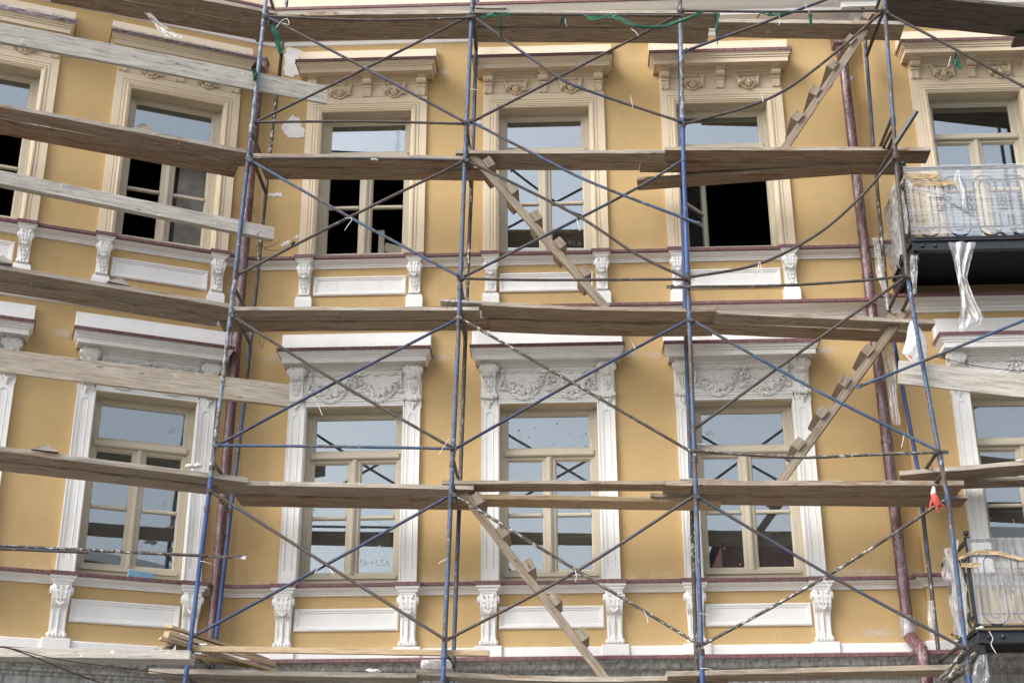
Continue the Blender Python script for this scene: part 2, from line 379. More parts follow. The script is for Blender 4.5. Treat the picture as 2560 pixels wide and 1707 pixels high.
# attic storey above the crowning cornice, plain ground floor below the frame
PLAN = [Vector((CX, 0, 0))-T*9, Vector((CX, 0, 0)), Vector((STEP, 0, 0)), Vector((STEP, -.1, 0)), Vector((9, -.1, 0))]
def offs(d):
    out = []; n = len(PLAN)
    for i, p in enumerate(PLAN):
        ns = []
        if i > 0: t = (PLAN[i]-PLAN[i-1]).normalized(); ns.append(Vector((t.y, -t.x, 0)))
        if i < n-1: t = (PLAN[i+1]-PLAN[i]).normalized(); ns.append(Vector((t.y, -t.x, 0)))
        if len(ns) == 1: out.append(p+ns[0]*d)
        else: m = (ns[0]+ns[1]); out.append(p+m*(d/(1+ns[0].dot(ns[1]))))
    return out
def course(name, prof, mat, sub=None):
    g = G(); n = len(PLAN); vs = []; fs = []
    sm = []
    for d, z in prof: vs += [(p.x, p.y, z) for p in offs(d)]
    for k in range(len(prof)-1):
        for i in range(n-1): a = k*n+i; fs.append((a, a+1, a+n+1, a+n))
    g.add(vs, fs); return g.build(name, mat, sub or B)
course('attic_wall', [(-.02, 12.5), (-.02, 15.5)], 'cream_light')
course('ground_floor_wall', [(.06, 0), (.06, 4.19)], 'grey')
# cornice over the ground floor, streaked grey, with its metal flashing
cg = course('ground_floor_cornice', [(.06, 4.12), (.085, 4.14), (.085, 4.165), (.115, 4.172), (.12, 4.20), (.15, 4.225), (.19, 4.235), (.21, 4.25), (.225, 4.285), (.26, 4.31), (.285, 4.318), (.285, 4.332)], 'grey')
course('flashing', [(.275, 4.322), (.30, 4.322), (.302, 4.355), (.09, 4.402)], 'flash', cg)
course('plinth_band', [(.085, 4.395), (.095, 4.40), (.095, 4.488), (.085, 4.498), (0, 4.502)], 'white')
for dz in (0, ST):
    c = course('sill_course', [(0, 5.082+dz), (.03, 5.085+dz), (.032, 5.10+dz), (.045, 5.106+dz), (.05, 5.118+dz), (.08, 5.128+dz), (.11, 5.14+dz), (.125, 5.15+dz), (.125, 5.168+dz)], 'white')
    course('flashing', [(.12, 5.160+dz), (.16, 5.160+dz), (.162, 5.192+dz), (0, 5.208+dz)], 'flash', c)
c = course('string_course', [(0, 8.255), (.03, 8.26), (.035, 8.285), (.05, 8.29), (.055, 8.31), (.085, 8.33), (.10, 8.335), (.10, 8.352), (.17, 8.36), (.215, 8.37), (.22, 8.385)], 'white')
course('flashing', [(.21, 8.368), (.252, 8.368), (.254, 8.40), (0, 8.43)], 'flash', c)
c = course('crowning_cornice', [(0, 12.19), (.03, 12.2), (.04, 12.24), (.07, 12.25), (.075, 12.29), (.12, 12.32), (.13, 12.34), (.25, 12.345), (.255, 12.42), (.30, 12.43), (.33, 12.45), (.375, 12.485), (.38, 12.50)], 'white')
course('flashing', [(.37, 12.492), (.40, 12.492), (.402, 12.526), (-.02, 12.6)], 'flash', c)

# ---- ornaments (meshes shared by all their copies)
def rose(g, c, r, petals=6):
    x, y, z = c
    for k in range(petals):
        a = 2*math.pi*k/petals+.3; M = Matrix.Rotation(a, 3, 'Y')
        g.ell((x+math.cos(a)*r*.62, y, z-math.sin(a)*r*.62), (r*.42, r*.34, r*.36), M)
    g.ell((x, y-r*.18, z), (r*.36, r*.36, r*.36))
    g.tube([(x+math.cos(a)*r*.38, y-r*.34, z+math.sin(a)*r*.38) for a in [2*math.pi*k/8 for k in range(9)]], r*.09, 5, False)
def leafy(g, c, r, ang, n=5):
    x, y, z = c
    for k in range(n):
        a = ang+(k-(n-1)/2)*.5; M = Matrix.Rotation(-a, 3, 'Y')
        g.ell((x+math.cos(a)*r*.6, y-.004, z+math.sin(a)*r*.6), (r*.5, r*.16, r*.15), M)
def garland_upper():
    g = G(); rnd = random.Random(3)
    rose(g, (0, -.025, -.07), .046)
    for s in (-1, 1):
        rose(g, (s*.068, -.022, -.028), .033, 5); rose(g, (s*.088, -.016, -.072), .022, 5)
        pts = []
        for k in range(9):
            u = k/8; pts.append((s*(.09+.05*u+.01*math.sin(u*3)), -.014, -.06+.175*u))
        g.tube(pts, .02, 6, True, 0, [.026*(1-.85*k/8)+.002 for k in range(9)])
        for k in range(7):
            u = k/6; g.ell((s*(.112+.02*u), -.022, -.075+.12*u), (.016-.006*u, .014, .014-.005*u))
        g.tube([(s*(.085-.05*u+.012*math.sin(u*9)), -.01, .085+.02*math.cos(u*7)) for u in [k/9 for k in range(10)]], .006, 5)
        for k in range(5): g.ell((s*(.03+.014*k), -.012, -.115+.006*k*k), (.018, .014, .013))
        g.ell((s*.04, -.02, -.005), (.02, .014, .02))
    g.ell((0, -.018, -.012), (.024, .014, .02)); g.ell((0, -.012, -.125), (.02, .014, .015))
    g.v = [(x*1.05, y*1.9, z*1.05) for x, y, z in g.v]; return g.mesh('garland_upper', 'cream')
def garland_lower():
    g = G(); rnd = random.Random(5)
    for s in (-1, 1):
        x0, x1 = s*.50, s*.035
        for k in range(17):
            u = k/16; x = x0+(x1-x0)*u; z = .105-.205*math.sin(math.pi*u)**.8; r = .017+.024*math.sin(math.pi*u)
            if k % 2 == 0 and .15 < u < .85: rose(g, (x, -.024, z), r*1.2, 5)
            else:
                for q in range(3): g.ell((x+rnd.uniform(-1, 1)*r, -.014-rnd.random()*.012, z+rnd.uniform(-1, 1)*r), (r*.62, r*.55, r*.5))
            leafy(g, (x, -.008, z-r*.5), r*1.9, -math.pi/2+rnd.uniform(-.5, .5)+(u-.5)*1.2*s*-1, 4)
            if k % 3 == 0: leafy(g, (x, -.008, z+r*.5), r*1.5, math.pi/2+rnd.uniform(-.6, .6), 3)
        g.tube([(x0+s*0+(x1-x0)*u, -.010, .125+.016*math.sin(u*19)) for u in [k/22 for k in range(23)]], .0075, 5)
        rose(g, (x0, -.022, .125), .027, 6)                     # rosettes and pendants at the ends
        for k in range(4): g.ell((x0+s*.004*k, -.014, .085-.034*k), (.022-.003*k, .016, .02))
        leafy(g, (x0, -.01, -.045), .05, -math.pi/2, 5)
    for s in (-1, 1): g.ell((s*.035, -.018, .125), (.032, .016, .02), Matrix.Rotation(s*.5, 3, 'Y')); g.tube([(s*.02, -.012, .11), (s*.05, -.014, .06), (s*.03, -.012, .02)], .008, 5)
    g.ell((0, -.024, .12), (.018, .018, .018)); rose(g, (0, -.02, .0), .032, 5); leafy(g, (0, -.012, -.045), .062, -math.pi/2, 5); g.ell((0, -.016, .055), (.022, .015, .024))
    g.v = [(x*1.04, y*1.4, z*1.1) for x, y, z in g.v]; return g.mesh('garland_lower', 'oldwhite')
GU = garland_upper(); GL = garland_lower()
def side_profile(g, prof, hw, mi=0, back=0.0):                    # prof: (d, z, half width) from top to bottom, swept to the wall
    vs = []; fs = []
    for d, z, h in prof: vs += [(-h, -back, z), (-h, -d, z), (h, -d, z), (h, -back, z)]
    for k in range(len(prof)-1):
        for e in range(3): a = 4*k+e; fs.append((a, a+1, a+5, a+4))
    fs.append((0, 1, 2, 3)); n = 4*(len(prof)-1); fs.append((n, n+3, n+2, n+1))
    g.add(vs, fs, mi, False)
def volute(g, x0, x1, d, z, r):
    g.tube([(x0, -d, z), (x1, -d, z)], r, 14)
    for x in (x0, x1): g.ell((x, -d, z), (.012, r*.45, r*.45)); g.tube([(x, -d+math.cos(a)*r*.78, z+math.sin(a)*r*.78) for a in [2*math.pi*k/12 for k in range(13)]], r*.14, 5, False)
def acanthus(g, w, ztop, zbot, d0, d1, lobes=4):
    for s in (-1, 1):
        for k in range(lobes):
            u = k/(lobes-1); z = ztop+(zbot-ztop)*u; d = d0+(d1-d0)*u; h = (ztop-zbot)/lobes
            M = Matrix.Rotation(s*R(38), 3, 'Y')
            x = s*w*(.60-.34*u)
            g.ell((x, -d, z), (w*.20, .012, h*.70), M); g.ell((x+s*w*.14, -d-.004, z+h*.30), (w*.12, .014, h*.34), M); g.ell((x+s*w*.05, -d-.012, z-h*.30), (w*.10, .012, h*.26), M)
    g.tube([(0, -d0-.004, ztop+.01), (0, -(d0+d1)/2-.008, (ztop+zbot)/2), (0, -d1-.01, zbot)], .008, 6)
    for s in (-1, 0, 1): g.ell((s*.016, -d1-.012, zbot-.012-(.008 if s == 0 else 0)), (.013, .014, .016))
def console(kind):
    g = G(); lf = G(); bd = G()
    if kind == 'lower':
        side_profile(g, [(.135, 5.07, .094), (.158, 5.03, .092), (.163, 4.98, .09), (.15, 4.92, .088), (.125, 4.875, .086), (.10, 4.845, .085), (.082, 4.835, .085), (.066, 4.80, .083), (.06, 4.72, .081), (.062, 4.63, .08), (.075, 4.585, .08), (.078, 4.56, .081), (.07, 4.535, .082), (.05, 4.524, .082)], .09)
        volute(g, -.112, .112, .105, 5.005, .046)
        for x in (-.075, -.036, 0, .036, .075): g.ell((x, -.082, 4.552), (.022, .016, .024))
        volute(g, -.095, .095, .06, 4.553, .026)
        for s in (-1, 1): g.box(s*.062-.008, s*.062+.008, -.074, -.03, 4.60, 4.82)
        acanthus(lf, .085, 5.035, 4.875, .160, .135)
        for k in range(15): bd.ell((0, -.074-(.012 if k > 12 else 0), 4.825-.0185*k), (.014, .014, .0092))
        cap = [(.15, 5.066), (.155, 5.085), (.168, 5.09), (.178, 5.115), (.195, 5.125), (.20, 5.152)]; hw = .135
    else:
        side_profile(g, [(.12, 9.04, .074), (.142, 9.01, .072), (.147, 8.965, .071), (.135, 8.915, .069), (.11, 8.88, .068), (.085, 8.862, .067), (.07, 8.835, .067), (.066, 8.78, .066), (.07, 8.71, .066), (.085, 8.675, .067), (.08, 8.652, .068), (.06, 8.642, .068)], .07)
        volute(g, -.086, .086, .095, 8.985, .038)
        for x in (-.05, -.017, .017, .05): g.ell((x, -.085, 8.665), (.02, .014, .02))
        acanthus(lf, .066, 9.015, 8.88, .145, .125)
        acanthus(bd, .062, 8.82, 8.71, .072, .074, 3)
        cap = [(.135, 9.036), (.14, 9.05), (.152, 9.055), (.162, 9.075), (.178, 9.083), (.183, 9.1)]; hw = .108
    cp = G(); cp.sweep(hw, cap[-1][0], cap)
    fl = G(); z = cap[-1][1]; d = cap[-1][0]
    fl.sweep(hw+.012, d+.012, [(d, z-.004), (d+.012, z-.004), (d+.014, z+.036)])
    pd = G()
    if kind == 'lower': pd.cbox(-.145, .145, -.125, 0, 4.392, 4.512, .006)
    else: pd.add([(-.10, -.085, 8.405), (.10, -.085, 8.405), (.10, 0, 8.405), (-.10, 0, 8.405), (-.10, -.085, 8.60), (.10, -.085, 8.60), (.085, -.075, 8.643), (-.085, -.075, 8.643), (.10, 0, 8.60), (-.10, 0, 8.60), (.085, 0, 8.643), (-.085, 0, 8.643)],
                [(0, 1, 5, 4), (4, 5, 6, 7), (1, 2, 8, 5), (0, 4, 9, 3), (5, 8, 10, 6), (4, 7, 11, 9), (6, 10, 11, 7)])
    return dict(console=g.mesh('console', 'white'), acanthus_leaf=lf.mesh('acanthus_leaf', 'white'), **{('bead_string' if kind == 'lower' else 'lower_leaf'): bd.mesh('bead', 'white')}, cap=cp.mesh('cap', 'white'), cap_flashing=fl.mesh('cap_flashing', 'flash'), pedestal=pd.mesh('pedestal', 'white'))
CONL, CONU = console('lower'), console('upper')
PW = []
def panel(z0, z1, h):
    g = G(); g.rings(-h, h, z0, z1, [(0, 0), (0, -.022), (.012, -.034), (.024, -.034), (.03, -.022), (.044, -.022), (.05, -.012), (.06, -.010)], True); return g.mesh('panel', 'white')
PANL, PANU = panel(4.705, 4.948, .565), panel(8.668, 8.915, .552)
# ---- window joinery: one set of meshes, both storeys
GP = [(0, .170), (.032, .170), (.036, .180), (.0525, .206)]
def joinery():
    d = {}
    g = G(); g.rings(-.5625, .5625, 5.19, 7.285, [(0, .30), (0, .135), (.022, .135), (.026, .148), (.05, .148), (.05, .24)])
    g.box(-.5125, .5125, .118, .22, 5.305, 5.3435); g.box(-.5125, .5125, .150, .22, 5.23, 5.305); d['window'] = g.mesh('window', 'frame')
    g = G(); g.rings(-.5125, .5125, 6.757, 7.235, [(0, .24)]+GP+[(.0525, .24)]); d['transom_light'] = g.mesh('transom_light', 'frame')
    g = G(); g.cbox(-.5125, .5125, .122, .24, 6.6925, 6.757, .012); d['transom_bar'] = g.mesh('transom_bar', 'frame')
    g = G(); g.cbox(-.030, .030, .140, .24, 5.3435, 6.6925, .010); g.cbox(-.012, .012, .130, .15, 5.36, 6.68, .004); d['mullion'] = g.mesh('mullion', 'frame')
    for s, nm in ((-1, 'L'), (1, 'R')):
        g = G(); a, b = sorted((s*.030, s*.5125)); g.rings(a, b, 5.3435, 6.6925, [(0, .24)]+GP+[(.0525, .24)]); d['casement'+nm] = g.mesh('casement', 'frame')
        a, b = sorted((s*.0825, s*.46)); g = G(); g.cbox(a, b, .178, .222, 5.996, 6.037, .010); d['bar'+nm] = g.mesh('glazing_bar', 'frame')
        for q, (z0, z1) in enumerate(((5.396, 5.996), (6.037, 6.64))):
            g = G(); g.box(a, b, .204, .210, z0, z1); d['pane%s%d' % (nm, q)] = g
    g = G(); g.box(-.46, .46, .204, .210, 6.8095, 7.1825); d['paneT'] = g
    return d
JO = joinery()
def surround_upper():
    g = G(); g.rings(-.753, .753, 9.12, 11.388, [(0, 0), (0, -.045), (.085, -.045), (.088, -.036), (.096, -.036), (.099, -.048), (.122, -.048), (.126, -.038), (.134, -.038), (.138, -.058), (.158, -.062), (.166, -.05), (.176, -.05), (.180, -.04), (.192, -.036), (.192, .05)], open_bottom=True)
    return g.mesh('window_surround', 'cream')
def surround_lower():
    g = G(); g.rings(-.5725, .5725, 5.17, 7.30, [(0, 0), (0, -.052), (.006, -.052), (.010, -.038), (.018, -.038), (.018, .06)], open_bottom=True)
    lin = G(); lin.box(-.5625, .5625, -.040, 0, 7.283, 7.345); lin.cbox(-.565, .565, -.058, 0, 7.318, 7.345, .008); lin.cbox(-.565, .565, -.048, 0, 7.265, 7.285, .004)
    p = G(); x0, x1, z0, z1 = -.0925, .0925, 5.17, 7.235; fx, fz0, fz1 = .047, 5.36, 7.165
    outer = [(x0, z0)]; inner = [(-fx, fz0)]; M = 10
    for k in range(M+1):
        a = math.pi-math.pi*k/M; inner.append((fx*math.cos(a), fz1-fx+fx*math.sin(a))); outer.append((x0+(x1-x0)*k/M, z1))
    inner.append((fx, fz0)); outer.append((x1, z0)); n = len(inner)
    rings_ = [[(x, 0, z) for x, z in outer], [(x, -.05, z) for x, z in outer], [(x, -.05, z) for x, z in inner], [(x*.93, -.040, z-.002) for x, z in inner], [(x*.80, -.040, z-.008) for x, z in inner], [(x*.72, -.050, z-.012) for x, z in inner], [(x*.5, -.046, z-.02) for x, z in inner]]
    vs = [q for rg in rings_ for q in rg]; fs = []
    for k in range(len(rings_)-1):
        for i in range(n): j = (i+1) % n; fs.append((k*n+i, k*n+j, (k+1)*n+j, (k+1)*n+i))
    fs.append(tuple((len(rings_)-1)*n+i for i in range(n))); p.add(vs, fs)
    p.box(x0-.004, x0+.008, -.058, 0, z0, z1); p.box(x1-.008, x1+.002, -.058, 0, z0, z1)
    return dict(window_surround=g.mesh('window_surround', 'white'), lintel=lin.mesh('lintel', 'white'), pilaster=p.mesh('pilaster', 'white'))
SUU, SUL = surround_upper(), surround_lower()
HOODP = [(.036, 7.655), (.05, 7.662), (.055, 7.69), (.085, 7.70), (.095, 7.725), (.125, 7.735), (.13, 7.75), (.235, 7.745), (.238, 7.728), (.25, 7.728), (.25, 7.788), (.262, 7.792), (.262, 7.812), (.275, 7.817), (.280, 7.838), (.294, 7.845), (.294, 7.866)]
def hood(kind):
    dz = 0 if kind == 'lower' else ST-.026; mat = 'oldwhite' if kind == 'lower' else 'cream'; z = lambda v: v+dz
    d = {}
    g = G(); g.sweep(.872, .294, [(a, z(b)) for a, b in HOODP]); d['window_hood'] = g.mesh('window_hood', ['hoodwhite' if kind == 'lower' else 'cream'])
    g = G(); g.sweep(.880, .302, [(.285, z(7.853)), (.304, z(7.853)), (.306, z(7.893)), (.09, z(7.918))]); d['flashing'] = g.mesh('flashing', 'flash')
    g = G(); g.cbox(-.868, .868, -.10, 0, z(7.905), z(8.147), .008); d['attic_block'] = g.mesh('attic_block', 'white' if kind == 'lower' else 'cream_light')
    g = G()
    if kind == 'lower': g.box(-.62, .62, -.040, 0, 7.345, 7.70); g.rings(-.585, .585, 7.352, 7.655, [(0, -.0405), (.0, -.05), (.014, -.05), (.018, -.0415)])
    else: g.box(-.75, .75, -.036, 0, 11.39, 11.66); g.rings(-.748, .748, 11.392, 11.60, [(0, -.0365), (.0, -.046), (.012, -.046), (.016, -.037)])
    d['frieze'] = g.mesh('frieze', mat)
    g = G()
    if kind == 'lower':
        side_profile(g, [(.135, 7.725, .088), (.155, 7.70, .086), (.16, 7.66, .084), (.145, 7.615, .08), (.115, 7.575, .078), (.085, 7.555, .076), (.075, 7.50, .074), (.072, 7.43, .072), (.085, 7.385, .074), (.095, 7.355, .076), (.085, 7.325, .076), (.06, 7.312, .07)], .08)
        g.box(-.0925, .0925, -.046, 0, 7.232, 7.722); volute(g, -.105, .105, .105, 7.665, .044); volute(g, -.092, .092, .065, 7.35, .028)
        acanthus(g, .082, 7.70, 7.60, .155, .13); acanthus(g, .066, 7.53, 7.42, .078, .076, 3)
        for s in (-1, 0, 1): g.ell((s*.035, -.09, 7.33), (.026, .018, .03))
        g.ell((0, -.062, 7.27), (.026, .016, .045)); g.ell((0, -.06, 7.222), (.014, .012, .016)); g.ell((-.03, -.058, 7.295), (.02, .014, .03)); g.ell((.03, -.058, 7.295), (.02, .014, .03))
        g.sweep(.105, .175, [(.14, 7.722), (.15, 7.735), (.165, 7.742), (.175, 7.75)])
    else:
        g.sweep(.084, .20, [(.14, 11.612), (.165, 11.625), (.185, 11.648), (.20, 11.66)])
        volute(g, -.054, .054, .115, 11.575, .042); g.box(-.05, .05, -.115, 0, 11.56, 11.625)
        g.tube([(-.052, -.085, 11.515), (.052, -.085, 11.515)], .018, 10)
        side_profile(g, [(.09, 11.55, .046), (.082, 11.50, .045), (.07, 11.44, .043), (.06, 11.395, .042)], .05)
        vs = [(-.03, -.084, 11.49), (.03, -.084, 11.49), (.028, -.066, 11.405), (-.028, -.066, 11.405)]
        for s in (-1, 1): g.box(s*.037-.007, s*.037+.007, -.078, -.03, 11.40, 11.50)
    d['bracket'] = g.mesh('bracket', mat)
    return d
HOL, HOU = hood('lower'), hood('upper')
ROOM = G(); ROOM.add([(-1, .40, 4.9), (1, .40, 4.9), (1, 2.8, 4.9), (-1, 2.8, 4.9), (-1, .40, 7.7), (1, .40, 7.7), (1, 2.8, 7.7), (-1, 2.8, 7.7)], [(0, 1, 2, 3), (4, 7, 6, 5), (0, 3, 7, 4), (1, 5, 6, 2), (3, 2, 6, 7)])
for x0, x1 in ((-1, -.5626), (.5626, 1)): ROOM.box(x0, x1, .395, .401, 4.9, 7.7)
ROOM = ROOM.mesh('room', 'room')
PANES = {}
def pane_mesh(key, mat):
    if (key, mat) not in PANES: PANES[(key, mat)] = JO[key].mesh('pane', mat)
    return PANES[(key, mat)]
def unit(place, floor, state='glazed', glass='glass', below=True):
    loc, rot = place; dz = Vector((0, 0, ST if floor else 0)); up_ = floor == 1
    win = link('window', JO['window'], B, loc=loc+dz, rot=rot)
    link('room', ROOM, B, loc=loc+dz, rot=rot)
    for k in ('transom_light', 'transom_bar'): link(k, JO[k], win)
    ps = {}
    if state != 'open':
        link('mullion', JO['mullion'], win)
        for s in 'LR':
            link('casement', JO['casement'+s], win); link('glazing_bar', JO['bar'+s], win)
            if state == 'glazed':
                for q in '01': ps['pane'+s+q] = link('pane', pane_mesh('pane'+s+q, glass), win)
    ps['paneT'] = link('pane', pane_mesh('paneT', 'glass' if up_ else 'glass_dusty'), win)
    if up_: link('window_surround', SUU, B, loc=loc, rot=rot)
    else:
        su = link('window_surround', SUL['window_surround'], B, loc=loc, rot=rot); link('lintel', SUL['lintel'], su)
        for s in (-1, 1):
            p = link('pilaster', SUL['pilaster'], su, loc=(s*.66, 0, 0))
    H = HOU if up_ else HOL
    h = link('window_hood', H['window_hood'], B, loc=loc, rot=rot)
    for k in ('flashing', 'attic_block', 'frieze'): link(k, H[k], h)
    for x in ((-.687, 0, .687) if up_ else (-.672, .672)): link('bracket', H['bracket'], h, loc=(x, 0, 0))
    if up_:
        for x in (-.343, .343): link('garland', GU, h, loc=(x, -.036, 11.505))
    else: link('garland', GL, h, loc=(0, -.04, 7.51))
    if below:
        CO = CONU if up_ else CONL
        nrm = Matrix.Rotation(rot, 3, 'Z')
        for x in ((-.655, .655) if up_ else (-.672, .672)):
            c = link('console', CO['console'], B, loc=loc+nrm @ Vector((x, 0, 0)), rot=rot)
            for k in CO:
                if k != 'console': link(k, CO[k], c)
        link('panel', PANU if up_ else PANL, B, loc=loc, rot=rot)
    return win, ps
WIN = {}
for i, s_ in enumerate(LC):
    WIN['l%d0' % i] = unit(LEFT(s_), 0, 'glazed', 'glass_dusty'); WIN['l%d1' % i] = unit(LEFT(s_), 1, 'bare')
for i, (x, st) in enumerate(zip(CC, ('bare', 'glazed', 'open'))):
    WIN['c%d0' % i] = unit(CEN(x), 0, 'glazed', 'glass_dusty'); WIN['c%d1' % i] = unit(CEN(x), 1, st)
WIN['r0'] = unit(RGT(RC[0]), 0, 'glazed', 'glass_dusty', False); WIN['r1'] = unit(RGT(RC[0]), 1, 'glazed', 'glass', False)
# left-over joinery seen in the dark openings
win = WIN['c21'][0]                                                  # the casement swung inwards
M = Matrix.Translation((-.5125, .24, 0)) @ Matrix.Rotation(R(52), 4, 'Z') @ Matrix.Translation((.5125, -.205, 0))
for k, nm in (('casementL', 'casement'), ('barL', 'glazing_bar')): link(nm, JO[k], win, M=M)
for q in '01': link('pane', pane_mesh('paneL'+q, 'glass_dusty'), win, M=M)
g = G(); g.box(.13, .20, .5, .56, 5.2, 5.86); g.box(.20, .46, .52, .55, 5.58, 5.70, M=Matrix.Translation((.2, 0, 5.64)) @ Matrix.Rotation(R(18), 4, 'Y') @ Matrix.Translation((-.2, 0, -5.64)))
link('loose_sash_piece', g.mesh('loose_sash_piece', 'pipeb' if 0 else 'frame'), WIN['c01'][0])
g = G(); g.box(.16, .56, .45, 1.6, 5.19, 7.2); link('inner_pier', g.mesh('inner_pier', 'concrete'), WIN['l01'][0])
# handwriting left on the panes
def scrawl(txt, pane, x, z, h, rotd, mirror=False):
    cu = bpy.data.curves.new('t', 'FONT'); cu.body = txt; cu.size = h; cu.align_x = 'CENTER'; cu.align_y = 'CENTER'; cu.shear = .3; cu.offset = -.0025*h/.1
    ob = bpy.data.objects.new('t', cu); COL.objects.link(ob); me = bpy.data.meshes.new_from_object(ob); bpy.data.objects.remove(ob)
    me.materials.clear(); me.materials.append(MT['mark'])
    link('marker_writing', me, pane, M=Matrix.Translation((x, .2025, z)) @ Matrix.Rotation(R(rotd), 4, 'Y') @ Matrix.Rotation(R(90), 4, 'X') @ Matrix.Scale(-1 if mirror else 1, 4, (1, 0, 0)))
scrawl('945×405', WIN['c01'][1]['paneT'], .37, 6.99, .10, 90)
scrawl('62,5×40', WIN['c00'][1]['paneR0'], .27, 5.50, .10, 0, True)
scrawl('29,', WIN['l00'][1]['paneT'], .33, 6.98, .075, 160)
scrawl('29/', WIN['l00'][1]['paneR1'], .33, 6.11, .075, -60)
scrawl('29', WIN['c20'][1]['paneT'], -.36, 6.95, .085, -20, True)
scrawl('6,19', WIN['c11'][1]['paneR0'], .36, 5.47, .09, 0, True)
# patches of white filler on the ochre wall
def patch(pts, y=-.002, th=.006, place=None):
    c = sum((Vector(p) for p in pts), Vector((0, 0)))/len(pts); ring = []
    n = len(pts)
    for i in range(n):
        a, b = Vector(pts[i]), Vector(pts[(i+1) % n])
        for k in range(5):
            u = k/5; q = a.lerp(b, u); q = q+(q-c).normalized()*random.uniform(-.022, .022); ring.append(q)
    g = G(); N_ = len(ring)
    g.add([(q.x, y-th, q.y) for q in ring]+[(q.x+.003, 0, q.y) for q in ring]+[(c.x, y-th-.003, c.y)], [(i, (i+1) % N_, 2*N_) for i in range(N_)]+[(i, N_+i, N_+(i+1) % N_, (i+1) % N_) for i in range(N_)])
    g.build('plaster_patch', 'patch', B)
def P2(*px): return [(pw(x, y, 0).x, pw(x, y, 0).z) for x, y in px]
patch(P2((703, 318), (732, 288), (752, 302), (763, 338), (740, 348), (718, 348)))
patch(P2((716, 118), (757, 128), (752, 142), (728, 166), (757, 172), (744, 190), (722, 196), (706, 176)))
patch(P2((668, 485), (707, 482), (706, 492), (672, 492)))
patch(P2((703, 612), (722, 598), (728, 605), (706, 619)))
patch(P2((735, 592), (748, 590), (747, 598), (736, 598)))
patch(P2((2126, 190), (2132, 192), (2135, 202), (2126, 204)))
patch(P2((1193, 302), (1208, 300), (1207, 310), (1196, 311)))

SM = N('lime_smear'); _t = SM.n('BsdfTransparent'); _d = SM.n('BsdfDiffuse'); _d.inputs[0].default_value = (.78, .75, .70, 1); _m = SM.n('MixShader')
_c = SM.n('TexCoord'); _g = SM.n('VectorMath', operation='LENGTH'); SM.l(_c.outputs['Object'], _g.inputs[0]); _r = SM.n('MapRange'); _r.inputs[1].default_value = .02; _r.inputs[2].default_value = .95; _r.inputs[3].default_value = .62; _r.inputs[4].default_value = 0; SM.l(_g.outputs['Value'], _r.inputs[0])
_q = SM.n('Math', operation='MULTIPLY'); SM.l(_r.outputs[0], _q.inputs[0]); SM.l(SM.ramp(SM.noise(SM.coords(), 3, 6, .7), [(.3, .1), (.65, 1.)]), _q.inputs[1]); SM.l(_q.outputs[0], _m.inputs[0]); SM.l(_t.outputs[0], _m.inputs[1]); SM.l(_d.outputs[0], _m.inputs[2]); SM.l(_m.outputs[0], SM.out.inputs[0]); MT['smear'] = SM.m
for (x, z, a, h, pl) in ((-1.36, 7.86, .16, .07, CEN), (-3.33, 7.88, .15, .08, CEN), (.83, 7.87, .17, .08, CEN), (3.04, 7.86, .22, .07, CEN), (1.10, 7.84, .12, .06, CEN), (-2.08, 7.90, .16, .08, LEFT), (-1.38, 11.75, .14, .06, CEN), (.6, 8.47, .3, .05, CEN), (1.05, 8.46, .2, .05, CEN), (3.3, 4.62, .3, .07, CEN), (-1.35, 8.48, .2, .06, CEN), (3.25, 5.27, .4, .06, CEN)):
    g = G(); n_ = 20; g.add([(math.cos(2*math.pi*k/n_), 0, math.sin(2*math.pi*k/n_)) for k in range(n_)], [tuple(range(n_))]); loc, rot = pl(x)
    link('lime_smear', g.mesh('lime_smear', 'smear'), B, M=Matrix.Translation((loc.x, loc.y, z)) @ Matrix.Rotation(rot, 4, 'Z') @ Matrix.Translation((0, -.004, 0)) @ Matrix.Diagonal((a, 1, h, 1)))
def flecks(pane, x0, x1, z0, z1, n, mat, seed, rmax):
    rnd = random.Random(seed); g = G()
    for k in range(n):
        r = rmax*rnd.uniform(.3, 1)**1.5; g.ell((x0+(x1-x0)*rnd.random()**1.6, .2035, z0+(z1-z0)*rnd.random()**1.8), (r, .002, r*rnd.uniform(.4, 1.1)))
    link('fleck', g.mesh('fleck', mat), pane)
flecks(WIN['c10'][1]['paneT'], .44, -.4, 6.83, 7.17, 22, 'mark', 4, .013); flecks(WIN['c00'][1]['paneL1'], -.45, -.15, 6.05, 6.5, 26, 'patch', 9, .016)
flecks(WIN['c00'][1]['paneR0'], .1, .44, 5.45, 5.95, 6, 'patch', 2, .012); flecks(WIN['r0'][1]['paneL0'], -.45, .0, 5.5, 5.98, 14, 'patch', 6, .01); flecks(WIN['c20'][1]['paneL0'], -.44, -.1, 5.42, 5.97, 9, 'patch', 12, .008)

